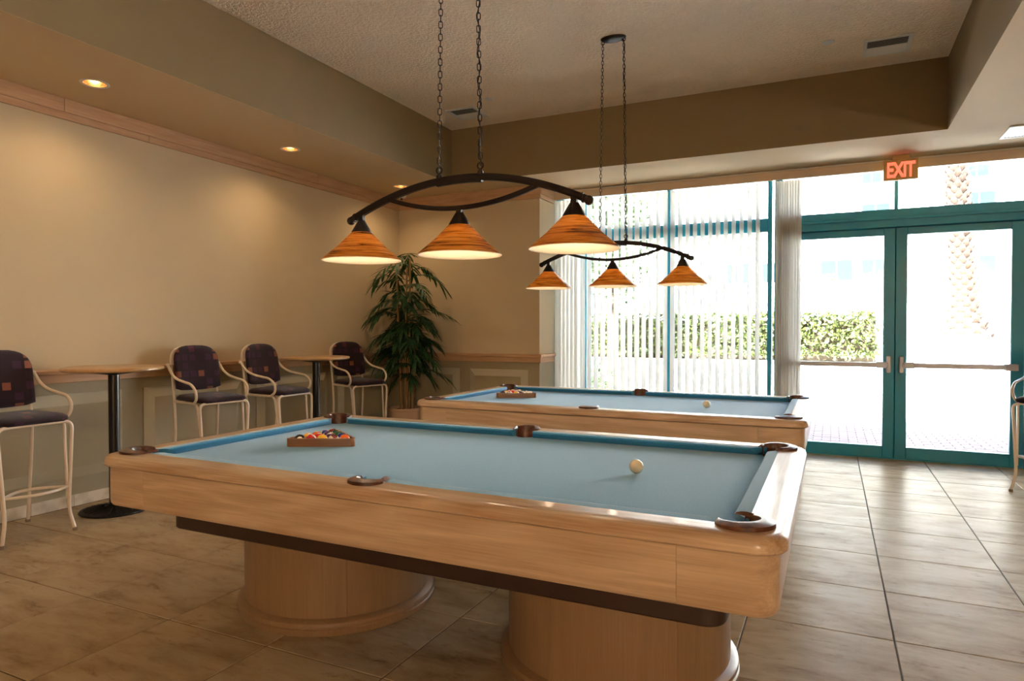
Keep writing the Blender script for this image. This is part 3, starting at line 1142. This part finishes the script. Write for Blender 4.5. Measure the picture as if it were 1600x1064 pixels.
def make_lamp(loc, ztop):
    Lp = thing('pool_table_lamp', '', 'pendant lamp', loc)
    # local origin at rim height under the middle shade; z measured from the rim plane
    E, za, ze = .625, .355, .205           # half length, arch apex, arch ends
    def zarc(x):
        return za - (za - ze) * (x / E) ** 2
    def bar(pts, hw, hh):
        loops = []
        for i, p in enumerate(pts):
            d = (Vector(pts[min(i + 1, len(pts) - 1)]) - Vector(pts[max(i - 1, 0)])).normalized()
            u = Vector((0, 1, 0))
            w = d.cross(u) * -1
            P = Vector(p)
            loops.append([(P + u * a * hw + w * b * hh)[:] for a, b in ((-1, -.7), (-.7, -1), (.7, -1), (1, -.7), (1, .7), (.7, 1), (-.7, 1), (-1, .7))])
        return MB().loft(loops)
    K = 36
    bar([(-E + 2 * E * i / K, 0, zarc(-E + 2 * E * i / K)) for i in range(K + 1)], .013, .0155).obj('arched_bar', M['iron'], Lp, True, 50)
    # thicker plate under the crown
    bar([(-.12 + .24 * i / 8, 0, zarc(-.12 + .24 * i / 8) - .019) for i in range(9)], .012, .005).obj('crown_plate', M['iron'], Lp, True, 50)
    J = .40
    zj = zarc(J) - .004
    bar([(-J + 2 * J * i / K, 0, .218 + (zj - .218) * (abs(-J + 2 * J * i / K) / J) ** 2) for i in range(K + 1)], .010, .0105)\
        .obj('lower_bar', M['iron'], Lp, True, 50)
    for s in (-1, 1):
        f = MB().sphere((s * (E + .006), 0, ze - .004), .021, 14, 8)
        f.torus(.017, .006, Matrix.Translation((s * (E - .02), 0, zarc(E - .02))) @ Matrix.Rotation(PI / 2, 4, 'Y'), 14, 6)
        f.obj('finial', M['iron'], Lp)
    for sx in (-.565, 0, .565):
        zb = .210 if sx == 0 else zarc(sx) - .012
        st = MB().box(sx - .014, sx + .014, -.012, .012, .185, zb, .002).obj('stem', M['iron'], Lp, smooth=False)
        MB().lathe([(.0, .196), (.018, .196), (.022, .19), (.050, .142), (.050, .138), (.0, .138)], 28, (sx, 0)).obj('shade_cap', M['iron'], Lp, True, 40)
        shd = MB().lathe([(.046, .139), (.052, .136), (.120, .0665), (.1945, .003), (.1965, 0)], 48, (0, 0))\
            .obj('shade', M['amber'], Lp, True, 60, (sx, 0, 0))
        MB().lathe([(.1965, 0), (.195, -.003), (.190, -.001), (.185, .004), (.117, .061), (.050, .129), (0, .131)], 48, (0, 0)).obj('shade_liner', M['liner'], shd, True, 60)
        bl = MB().sphere((0, 0, .062), .027, 16, 10)
        bl.obj('bulb', M['bulb'], shd)
        MB().lathe([(0, .135), (.018, .135), (.018, .088), (0, .088)], 16, (0, 0)).obj('socket', M['white'], shd)
    # chains to the ceiling canopy
    for s in (-1, 1):
        x0, z0 = s * .11, zarc(.11) + .015
        MB().lathe([(0, z0 - .004), (.014, z0 - .004), (.014, z0 + .012), (.007, z0 + .016), (.007, z0 + .022), (0, z0 + .022)], 14, (x0, 0)).obj('chain_stud', M['iron'], Lp)
        MB().torus(.015, .0035, Matrix.Translation((x0, 0, z0 + .036)) @ Matrix.Rotation(PI / 2, 4, 'X'), 16, 6).obj('eye_ring', M['chain'], Lp)
        ch = link('chain', None, Lp)
        a, b = Vector((x0, 0, z0 + .052)), Vector((s * .088, 0, ztop - loc[2] - .050))
        p = .0285
        n = int((b - a).length / p)
        for k in range(n + 1):
            q = a + (b - a) * (k / n)
            o = link('chain_link', LINK, ch, q)
            o.rotation_euler = (0, 0, (0 if k % 2 else PI / 2) + .5)
        MB().torus(.014, .0035, Matrix.Translation((s * .088, 0, ztop - loc[2] - .034)) @ Matrix.Rotation(PI / 2, 4, 'X'), 16, 6).obj('canopy_ring', M['chain'], Lp)
    pts = []
    for k in range(60):
        t = k / 59
        pts.append((.11 + (.088 - .11) * t + .007 * math.sin(k * 1.15), .006 * math.cos(k * 1.15), zarc(.11) + .02 + (ztop - loc[2] - .02 - zarc(.11) - .02) * t))
    MB().tube(pts, .0028, 6).obj('cord', M['cord'], Lp)
    zt = ztop - loc[2]
    m = MB()
    m.loft([[(.105 * a * math.cos(2 * PI * k / 32), .062 * a * math.sin(2 * PI * k / 32), z) for k in range(32)] for a, z in ((1, zt - .001), (1, zt - .012), (.9, zt - .022), (.75, zt - .026))])
    m.obj('canopy', M['iron'], Lp, True, 40)
    return Lp
lamp1 = make_lamp((-1.562, 2.70, 1.706), ZC)
lamp1['label'] = 'large arched iron lamp with three amber cone shades above the near pool table'
lamp2 = copy_tree(lamp1)
lamp2.location = (-1.618, 5.29, 1.712)
lamp2['label'] = 'arched iron lamp with three amber cone shades above the far pool table'
for l_ in (lamp1, lamp2):
    l_['group'] = 'pool table lamps'

# ------------------------------------------------------------------ bar tables
def bar_table():
    T = thing('bar_table', '', 'table', (0, 0, 0), 0, 'round bar tables')
    MB().lathe([(0, 1.050), (.315, 1.050), (.330, 1.053), (.338, 1.061), (.338, 1.070), (.332, 1.078), (.322, 1.081), (0, 1.081)], 56)\
        .obj('table_top', M['top_wood'], T, True, 40)
    MB().lathe([(0, 1.0475), (.15, 1.0475), (.14, 1.036), (.05, 1.022), (.0, 1.022)], 32).obj('top_plate', M['black'], T, True, 40)
    MB().lathe([(.038, .03), (.038, 1.024)], 24).obj('pole', M['pole'], T)
    m = MB()
    m.lathe([(0, .0), (.232, .0), (.236, .006), (.232, .013), (.215, .018), (.06, .040), (.045, .055), (0, .055)], 48)
    b = m.obj('base', M['black'], T, True, 40)
    for k in range(24):
        a = 2 * PI * k / 24
        MB().tube([(.07 * math.cos(a), .07 * math.sin(a), .0385), (.205 * math.cos(a), .205 * math.sin(a), .0195)], .0035, 5).obj('rib', M['black'], b)
    return T
bt1 = bar_table()
bt1.location = (-4.852, 3.222, 0)
bt1['label'] = 'round wood-top bar table at the left, before the row of three stools'
bt2 = copy_tree(bt1)
bt2.location = (-4.80, 5.345, 0)
bt2['label'] = 'round wood-top bar table nearest the potted bamboo'

# ------------------------------------------------------------------ bar stools
def make_stool():
    T = thing('bar_stool', '', 'bar stool', (0, 0, 0), 0, 'upholstered bar stools')
    R = .0115
    tube = M['offwhite_tube']
    for s in (-1, 1):
        # front leg with its rounded top corner
        pts = fillet([(.240, s * .222, .008), (.222, s * .193, .155), (.210, s * .228, .742), (.207, s * .10, .742)], .06, 7)
        lg = MB().tube(pts, R, 10).obj('leg', tube, T)
        MB().lathe([(0, 0), (.016, 0), (.016, .016), (.012, .022), (0, .022)], 14, (.241, s * .223)).obj('foot_cap', M['rubber'], lg)
        pts = fillet([(-.262, s * .200, .008), (-.225, s * .190, .20), (-.198, s * .196, .56), (-.205, s * .203, .76)], .12, 6)
        lg = MB().tube(pts, R, 10).obj('leg', tube, T)
        MB().lathe([(0, 0), (.016, 0), (.016, .016), (.012, .022), (0, .022)], 14, (-.263, s * .200)).obj('foot_cap', M['rubber'], lg)
        # side rail under the seat that drops down beside the front leg
        pts = fillet([(-.204, s * .203, .742), (.150, s * .212, .738), (.165, s * .205, .60), (.205, s * .195, .22)], .05, 7)
        MB().tube(pts, R * .85, 8).obj('side_rail', tube, T)
        # arm
        pts = spline([(-.243, s * .212, 1.050), (-.232, s * .236, 1.048), (-.175, s * .243, .985), (-.09, s * .246, .943), (.03, s * .248, .920),
                      (.115, s * .247, .905), (.172, s * .243, .862), (.183, s * .237, .815), (.160, s * .228, .770), (.105, s * .215, .741)], 5)
        ar = MB().tube(pts, R * .95, 10).obj('armrest', tube, T)
        MB().sphere((-.243, s * .236, 1.052), .017, 12, 8).obj('arm_joint', tube, ar)
    MB().tube([(.207, -.10, .742), (.207, .10, .742)], R, 10).obj('seat_rail', tube, T)
    MB().tube([(-.205, -.203, .742), (-.205, .203, .742)], R, 10).obj('seat_rail', tube, T)
    for fw, z in ((.075, .300), (-.13, .300)):
        pts = [(.207 + fw * math.sin(PI * i / 12), -.196 + .392 * i / 12, z) for i in range(13)]
        MB().tube(pts, R * .9, 8).obj('footrest', tube, T)
    # back frame hoop
    def lean(z):
        return -.205 - (z - .76) * .135
    hoop = [(-.205, -.203, .755)]
    hoop += [(lean(z) - .006, -.201, z) for z in (.85, .95, 1.03)]
    for i in range(11):
        a = PI - PI * i / 10
        hoop.append((lean(1.09 + .12 * math.sin(a)) - .006, .201 * math.copysign(abs(math.cos(a)) ** .7, math.cos(a)), 1.09 + .12 * math.sin(a) ** .8))
    hoop += [(lean(z) - .006, .201, z) for z in (1.03, .95, .85)]
    hoop.append((-.205, .203, .755))
    MB().tube(spline(hoop, 3), R * .9, 8).obj('back_frame', tube, T)
    # upholstered back: arched pad, slightly dished
    def outline(g):
        pts = []
        W, zb, zs, zt = .206 - g, .840 + g, 1.07, 1.220 - g
        for i in range(9):
            pts.append((-W + 2 * W * i / 8, zb - .012 * math.sin(PI * i / 8) + (.012 if i in (0, 8) else 0)))
        for i in range(17):
            a = PI * i / 16
            pts.append((W * math.copysign(abs(math.cos(a)) ** .62, math.cos(a)), zs + (zt - zs) * math.sin(a) ** .85))
        return pts
    def dish(y):
        return .028 * (y / .2) ** 2
    loops = []
    for g, off in ((.03, .002), (.008, .006), (0, .016), (0, .028), (.008, .038), (.03, .044), (.09, .047)):
        loops.append([(lean(z) + off + dish(y) - .004, y, z) for y, z in outline(g)])
    MB().loft(loops).obj('backrest', M['fab_back'], T, True, 60)
    # seat pad
    loops = []
    for g, z in ((.035, .752), (.008, .757), (0, .770), (.006, .786), (.03, .799), (.07, .805), (.12, .808)):
        lp = []
        for p in rrect(.218, .222, .075, g, z, 6):
            lp.append((p[0] + .012, p[1] * (1.0 + .10 * (p[0])), p[2] - .010 * max(0, p[0] / .2) ** 2))
        loops.append(lp)
    MB().loft(loops).obj('seat', M['fab_seat'], T, True, 60)
    return T
STOOLS = [
    (-4.855, 2.562, 0, 'plum patterned bar stool at the left edge, its seat and all four legs showing'),
    (-4.845, 4.075, -8, 'plum patterned bar stool just right of the leftmost round bar table'),
    (-4.800, 4.820, 2, 'plum patterned bar stool just left of the bar table by the bamboo'),
    (-4.790, 6.020, -16, 'plum patterned bar stool in front of the potted bamboo'),
    (1.679, 6.927, -120, 'bar stool cut off by the right edge, in front of the glass door'),
]
proto = make_stool()
for i, (x, y, a, lab) in enumerate(STOOLS):
    o = proto if i == 0 else copy_tree(proto)
    o.location = (x, y, 0)
    o.rotation_euler = (0, 0, math.radians(a))
    o['label'] = lab

# ------------------------------------------------------------------ potted bamboo
random.seed(21)
PX, PY = -4.765, 6.88
plant = thing('potted_bamboo', 'tall leafy bamboo plant with tan canes in a clay pot in the corner', 'plant', (PX, PY, 0))
MB().lathe([(0, 0), (.165, 0), (.175, .01), (.205, .36), (.212, .365), (.212, .395), (.195, .395), (.190, .355), (0, .352)], 40)\
    .obj('pot', M['pot'], plant, True, 40)
MB().lathe([(0, .372), (.12, .370), (.1925, .362)], 24).obj('soil', M['soil'], plant)
LEAFY = []
def leaflet(m, base, d, length, width, droop):
    d = d.normalized()
    side = d.cross(Vector((0, 0, 1)))
    if side.length < .1:
        side = Vector((1, 0, 0))
    side.normalize()
    K = 4
    vs_, fs = [], []
    for i in range(K + 1):
        t = i / K
        p = base + d * length * t + Vector((0, 0, -droop * t * t * length))
        w = width * math.sin(PI * min(.97, .08 + t * .92)) ** .8
        up = Vector((0, 0, .25 * w))
        vs_ += [p - side * w + up, p, p + side * w + up]
    for i in range(K):
        a = i * 3
        fs += [(a, a + 1, a + 4, a + 3), (a + 1, a + 2, a + 5, a + 4)]
    m.add(vs_, fs)
def frond(root, start, az, rise, length, nleaf, lsize):
    m = MB()
    d = Vector((math.cos(az), math.sin(az), 0))
    pts = []
    for i in range(7):
        t = i / 6
        pts.append(start + d * length * t + Vector((0, 0, rise * t - (rise + .12 * length) * t * t)))
    m.tube(pts, [.0045 * (1 - .7 * i / 6) for i in range(7)], 5)
    side = Vector((-d.y, d.x, 0))
    for i in range(nleaf):
        t = .22 + .78 * i / (nleaf - 1)
        q = t * 6
        k = min(int(q), 5)
        p = pts[k].lerp(pts[k + 1], q - k)
        tang = (pts[k + 1] - pts[k]).normalized()
        s = 1 if i % 2 else -1
        open_ = .95 - .65 * t
        dd = tang * (.55 + .5 * t) + side * s * open_ + Vector((0, 0, random.uniform(-.25, .15)))
        leaflet(m, p, dd, lsize * random.uniform(.75, 1.1), .0165 * random.uniform(.8, 1.25), random.uniform(.1, .4))
    return m.obj('frond', M['bamboo_leaf'], root, False)
canes = [(-.09, .03, 2.02, -.05), (-.02, -.06, 1.72, -.06), (.04, .05, 2.24, .02), (.06, -.05, 1.46, .06), (.12, .02, 1.30, .07), (-.045, .08, 1.40, -.07), (.0, .0, 2.12, .03)]
gold_az = 0.0
for cx_, cy_, h, lean_ in canes:
    pts = [Vector((cx_ * .8 + lean_ * (t / 8) ** 1.5 * h * .5, cy_ * .8 + lean_ * .3 * t / 8, .34 + (h - .34) * t / 8)) for t in range(9)]
    cn = MB().tube(pts, [.0155 - .004 * t / 8 for t in range(9)], 10).obj('cane', M['cane'], plant)
    for t in range(1, 9):
        MB().torus(.0145 - .0035 * t / 8, .0028, Matrix.Translation(pts[t]), 12, 5).obj('node_ring', M['cane'], cn)
    nfr = 12 if h > 1.9 else 9
    for k in range(nfr):
        t = 1 - k / nfr * (.60 if h > 1.9 else .66)
        q = t * 8
        i = min(int(q), 7)
        p = pts[i].lerp(pts[i + 1], q - i)
        gold_az += 2.4
        az = gold_az + random.uniform(-.3, .3)
        L_ = random.uniform(.34, .46) * (1.08 if p.z > 1.5 else .86)
        # keep clear of the two walls
        ex = PX + p.x + math.cos(az) * (L_ + .22)
        ey = PY + p.y + math.sin(az) * (L_ + .16)
        if ex < XL + .03:
            L_ = max(.12, L_ - (XL + .03 - ex))
        if ey > YN - .06:
            L_ = max(.12, L_ - (ey - YN + .06))
        frond(plant, p, az, random.uniform(.16, .34) + (.14 if k < 3 and h > 1.9 else 0), L_, random.choice((13, 15, 17)), random.uniform(.16, .22))

# ------------------------------------------------------------------ ceiling fittings
DL_LABELS = ['recessed downlight in the left soffit, nearest the camera and out of frame', 'largest lit recessed downlight, far left of the left soffit',
             'middle lit recessed downlight in the left soffit', 'lit recessed downlight behind the large lamp bar near the corner']
def downlight():
    D = thing('recessed_downlight', '', 'downlight', (0, 0, 0), 0, 'recessed downlights')
    MB().lathe([(.074, .0), (.092, -.001), (.094, -.004), (.090, -.008), (.074, -.006)], 36).obj('trim_ring', M['white'], D, True, 50)
    MB().lathe([(.0745, -.004), (.070, .04), (.055, .09), (.03, .115), (0, .12)], 36).obj('reflector', M['reflector'], D, True, 60)
    MB().sphere((0, 0, .055), .036, 18, 12).obj('bulb', M['dl_bulb'], D)
    return D
dl = downlight()
for i, (x, y) in enumerate(DOWN_SPOTS[1:]):
    o = dl if i == 0 else copy_tree(dl)
    o.location = (x, y, ZS)
    o['label'] = DL_LABELS[i + 1]

def vent(name, label, x0, x1, y0, y1, z, along='x', n=9, half=None, group='ceiling air vents'):
    V = thing(name, label, 'vent', ((x0 + x1) / 2, (y0 + y1) / 2, z), 0, group)
    hx, hy, b, t = (x1 - x0) / 2, (y1 - y0) / 2, .032, .012
    for a0, a1, c0, c1 in ((-hx, hx, -hy, -hy + b), (-hx, hx, hy - b, hy), (-hx, -hx + b, -hy + b, hy - b), (hx - b, hx, -hy + b, hy - b)):
        MB().box(a0, a1, c0, c1, -t, -.0005, .003).obj('frame', M['white'], V, smooth=False)
    MB().box(-hx + b, hx - b, -hy + b, hy - b, -.003, -.0005).obj('duct_shadow', M['black'], V, smooth=False)
    L = (hy if along == 'x' else hx) - b
    for k in range(n):
        u = -L + 2 * L * (k + .5) / n
        w = L / n * .8
        s = 1 if u > 0 else -1
        if along == 'x':
            pts = [(u - w, -.004), (u - w + .004, -.004), (u + w, -.011), (u + w - .004, -.011)]
            pts = [(s * (p - u) + u, z_) for p, z_ in pts]
            l = [[(xx, p, z_) for p, z_ in pts] for xx in (-hx + b, hx - b)]
        else:
            pts = [(u - w, -.004), (u - w + .004, -.004), (u + w, -.011), (u + w - .004, -.011)]
            l = [[(p, yy, z_) for p, z_ in pts] for yy in (-hy + b, hy - b)]
        MB().loft(l).obj('louver', M['white'], V, smooth=False)
    return V
vent('ceiling_vent', 'white square air vent in the tray ceiling near the left corner', -3.79, -3.44, 6.24, 6.615, ZC, 'x', 10)
vent('ceiling_vent', 'white square air vent in the tray ceiling at the upper right', .22, .58, 6.22, 6.60, ZC, 'x', 10)
vent('ceiling_vent', 'white slotted air vent in the right soffit, cut by the frame edge', 1.365, 2.0, 7.02, 7.43, ZS, 'y', 22)

def disc(label, x, y, z, r=.045):
    o = MB().lathe([(0, -.009), (r * .9, -.009), (r, -.005), (r, -.0005), (0, -.0005)], 28).obj('sprinkler_cover', M['white'], None, True, 40, (x, y, z))
    MB().lathe([(r * .55, -.0005), (r * .62, -.0105), (r * .5, -.0115), (0, -.0115)], 24).obj('cover_plate', M['white'], o)
    return tag(o, label, 'sprinkler cover', 'sprinkler covers')
disc('round white sprinkler cover beside the left ceiling vent', -3.193, 6.125, ZC)
disc('round white sprinkler cover left of the right ceiling vent', -.039, 6.126, ZC)
disc('round white sprinkler cover on the right soffit, cut by the frame edge', 1.70, 6.87, ZS, .055)
sm = thing('smoke_detector', 'small white detector under the soffit in the far left corner', 'smoke detector', (-5.05, 7.23, ZS))
MB().lathe([(0, -.0005), (.06, -.0005), (.06, -.022), (.052, -.034), (0, -.038)], 28).obj('detector_body', M['white'], sm, True, 40)
MB().lathe([(0, -.037), (.016, -.038), (.013, -.062), (0, -.066)], 16).obj('detector_nub', M['black'], sm)

# exit sign under the back soffit
ex = thing('exit_sign', 'lit red EXIT sign in a brass housing above the double doors', 'exit sign', (.612, 7.73, 0))
MB().box(-.075, .075, -.025, .025, 3.058, 3.0995, .003).obj('canopy', M['gold'], ex, smooth=False)
MB().box(-.152, .152, -.022, .022, 2.853, 3.058, .004).obj('housing', M['gold'], ex, smooth=False)
fc = bpy.data.curves.new('exit_text', 'FONT')
fc.body = 'EXIT'
fc.size = .205
fc.align_x = 'CENTER'
fc.align_y = 'CENTER'
fc.extrude = .002
fc.offset = .006
fc.space_character = .92
fo = bpy.data.objects.new('exit_text', fc)
COL.objects.link(fo)
me = bpy.data.meshes.new_from_object(fo.evaluated_get(bpy.context.evaluated_depsgraph_get()))
bpy.data.objects.remove(fo, do_unlink=True)
me.materials.clear()
me.materials.append(M['exit_red'])
xs = [v.co.x for v in me.vertices]
ys = [v.co.y for v in me.vertices]
for v in me.vertices:
    v.co.x *= .245 / (max(xs) - min(xs))
    v.co.y = (v.co.y - (max(ys) + min(ys)) / 2) * .152 / (max(ys) - min(ys))
lt = link('lettering', me, ex, (0, -.0235, 2.955))
lt.rotation_euler = (PI / 2, 0, 0)

# ------------------------------------------------------------------ outdoors
ground = struct(MB().box(-60, 60, YW + .1, 120, -.3, -.03).obj('ground', M['concrete'], smooth=False), 'pale sunlit concrete ground')
random.seed(5)
pav = struct(link('paving', None), 'clay brick paving outside the doors')
bm_a = MB().box(-.098, .098, -.048, .048, -.05, 0, .004).mesh('brick', M['brick'], False)
bm_b = MB().box(-.098, .098, -.048, .048, -.05, 0, .004).mesh('brick', M['brick_red'], False)
MB().box(-3.2, 3.6, YW + .1, 11.55, -.04, -.028).obj('mortar_bed', M['grout'], pav, smooth=False)
rest = MB()
cnt = 0
row = 0
y = 8.24
while y < 11.5:
    x = -3.1 + (.1 if row % 2 else 0)
    while x < 3.5:
        u = (x + .30 * y)
        red = 1.95 < x - (y - 8.6) * .04 < 2.35
        vis = -.6 < x * 8.06 / y < 1.7
        if vis and cnt < 300:
            link('brick', bm_b if red else bm_a, pav, (x, y, -.012 + random.uniform(-.002, .001)))
            cnt += 1
        else:
            rest.box(x - .098, x + .098, y - .048, y + .048, -.05, -.013)
        x += .2
    y += .1
    row += 1
tag(rest.obj('brick_field', M['brick'], pav, smooth=False), kind='stuff')

def leaf_quads(m, p, size, up=.3):
    d = Vector((random.gauss(0, 1), random.gauss(0, 1), random.gauss(up, .8))).normalized()
    s = d.cross(Vector((random.gauss(0, 1), random.gauss(0, 1), random.gauss(0, 1)))).normalized()
    l, w = size * random.uniform(.7, 1.2), size * random.uniform(.25, .4)
    c = d.cross(s) * w * .3
    m.add([p, p + d * l * .5 + s * w + c, p + d * l, p + d * l * .5 - s * w + c], [(0, 1, 2), (0, 2, 3)])

plw = struct(MB().box(-9, 1.0, 15.7, 17.6, -.05, .66, .02).obj('planter_wall', M['stucco'], smooth=False), 'low white planter wall')
hedge = thing('hedge', 'clipped yellow-green hedge on the low white planter outside', 'hedge', (-4, 16.4, .66))
m = MB()
random.seed(11)
for i in range(9000):
    x, y, z = random.uniform(-4.6, 4.9), random.uniform(-.5, .5), random.uniform(0, 1.05)
    if random.random() < .75:
        y = -.5 + abs(random.gauss(0, .09))
    elif random.random() < .5:
        z = 1.05 - abs(random.gauss(0, .06))
    dz = .05 * mnoise((x * 1.7, 3.1, 0.2))
    dy = .10 * mnoise((x * 2.1, z * 2.4, 7.7))
    leaf_quads(m, Vector((x, y + dy, max(.14, z + dz))), .11)
tag(m.obj('foliage', M['hedge_leaf'], hedge, False), kind='stuff')
MB().box(-4.55, 4.85, -.28, .42, .01, .92).obj('twig_core', M['hedge_core'], hedge, smooth=False)

tree = thing('tree', 'loose green tree seen through the left end of the vertical blind', 'tree', (-4.45, 14.6, 0))
MB().tube([(0, 0, -.04), (.05, 0, 1.2), (-.05, .05, 2.6), (.1, 0, 3.6)], [.11, .09, .07, .04], 10).obj('trunk', M['bark'], tree)
m = MB()
for i in range(2200):
    a, e, r = random.uniform(0, 2 * PI), random.uniform(-1, 1), random.random() ** .4
    p = Vector((.95 * r * math.cos(a) * math.sqrt(1 - e * e), .9 * r * math.sin(a) * math.sqrt(1 - e * e), 3.35 + 1.6 * r * e))
    leaf_quads(m, p, .16)
tag(m.obj('foliage', M['tree_leaf'], tree, False), kind='stuff')

def shrub(label, x, y, z, r, h, n, group=None):
    s = thing('shrub', label, 'shrub', (x, y, z), 0, group)
    MB().tube([(0, 0, -.02), (.03, .02, h * .6)], [.03, .015], 6).obj('stem', M['hedge_core'], s)
    m = MB()
    for i in range(n):
        a, rr = random.uniform(0, 2 * PI), random.random() ** .5
        leaf_quads(m, Vector((r * rr * math.cos(a), r * rr * math.sin(a), h * random.uniform(.1, 1) * (1.1 - .5 * rr))), .14)
    tag(m.obj('foliage', M['tree_leaf'], s, False), kind='stuff')
shrub('low shrub in front of the planter, behind the left end of the blind', -4.25, 12.9, -.03, .34, .75, 260)

palw = struct(MB().box(1.6, 9.5, 23.6, 27.5, -.05, 1.0, .03).obj('palm_planter', M['stucco'], smooth=False), 'white raised planter')
palm = thing('palm_tree', 'thick palm trunk with rough leaf boots seen through the right door', 'palm tree', (3.85, 25.2, 1.0))
def pal_c(z):
    return Vector((-.30 * (z / 6) ** .8 * 1.2, 0, z))
def pal_r(z):
    return .27 + .42 * math.exp(-z / .75) - .004 * z
MB().tube([pal_c(z * .25) for z in range(37)], [pal_r(z * .25) for z in range(37)], 16).obj('trunk', M['bark'], palm)
boot = MB()
boot.loft([[(-.10, -.02, 0), (.10, -.02, 0), (.10, .04, 0), (-.10, .04, 0)], [(-.085, -.10, .13), (.085, -.10, .13), (.085, -.03, .15), (-.085, -.03, .15)],
           [(-.04, -.15, .23), (.04, -.15, .23), (.04, -.12, .235), (-.04, -.12, .235)]])
boot_me = boot.mesh('leaf_boot', M['bark'], False)
nb = 0
z = .05
while z < 8.6:
    for k in range(8):
        a = 2 * PI * (k + (nb % 2) * .5) / 8 + random.uniform(-.08, .08)
        if math.sin(a) > .55:
            continue
        r = pal_r(z) * .96
        c = pal_c(z)
        o = link('leaf_boot', boot_me, palm, (c.x + r * math.cos(a), r * math.sin(a), z), a + PI / 2)
    z += .17
    nb += 1
# crown of fronds far above the frame
for k in range(14):
    a = 2 * PI * k / 14
    m = MB()
    pts = [Vector((-.6 + math.cos(a) * 3.2 * t, math.sin(a) * 3.2 * t, 8.8 + 1.5 * t - 2.6 * t * t)) for t in (i / 8 for i in range(9))]
    m.tube(pts, [.04 * (1 - .1 * i) for i in range(9)], 5)
    for i in range(1, 9):
        for s in (-1, 1):
            leaflet(m, pts[i], Vector((-math.sin(a) * s, math.cos(a) * s, -.3)) + Vector((math.cos(a), math.sin(a), 0)) * .6, .7, .03, .4)
    m.obj('palm_frond', M['tree_leaf'], palm, False)

ter = struct(MB().box(-40, 40, 38, 46, -.05, 3.85, .03).obj('terrace_wall', M['stucco'], smooth=False), 'white terrace wall')
bld = thing('apartment_building', 'white apartment building with pale teal windows across the court', 'building', (0, 46, 0))
MB().box(-38, 38, 0, 8, 3.8, 15.5).obj('wall', M['stucco'], bld, smooth=False)
k_ = 46 / 45.0
def far_window(x0, x1, z0, z1, split=.5):
    f = MB().box(x0, x1, -.10, .02, z0, z1).obj('window', M['far_frame'], bld, smooth=False)
    xm = x0 + (x1 - x0) * split
    for a, b in ((x0 + .06, xm - .05), (xm + .05, x1 - .06)):
        MB().box(a, b, -.13, -.09, z0 + .06, z1 - .06).obj('pane', M['far_glass'], f, smooth=False)
for x0, x1, z0, z1 in ((-.67, 1.15, 4.18, 5.57), (1.55, 2.95, 4.3, 5.54), (6.55, 8.2, 4.45, 5.51), (1.55, 2.62, 10.0, 10.7), (1.55, 3.05, 8.1, 8.8),
                       (6.62, 7.85, 9.87, 10.56), (6.6, 8.15, 8.2, 9.07), (-6.3, -4.5, 4.18, 5.57), (-4.0, -2.7, 4.3, 5.54)):
    far_window(x0 * k_, x1 * k_, (z0 - 1.36) * k_ + 1.36, (z1 - 1.36) * k_ + 1.36)
for i, (x, lab) in enumerate(((-.2, 'low pale shrub on the far terrace, left of the building windows in the left door'),
                              (2.0, 'low pale shrub on the far terrace between the two windows in the left door'),
                              (7.9, 'low pale shrub on the far terrace right of the palm trunk'))):
    shrub(lab, x, 39.2, 3.84, .55, .5 + .1 * i, 90, 'shrubs on the far terrace')
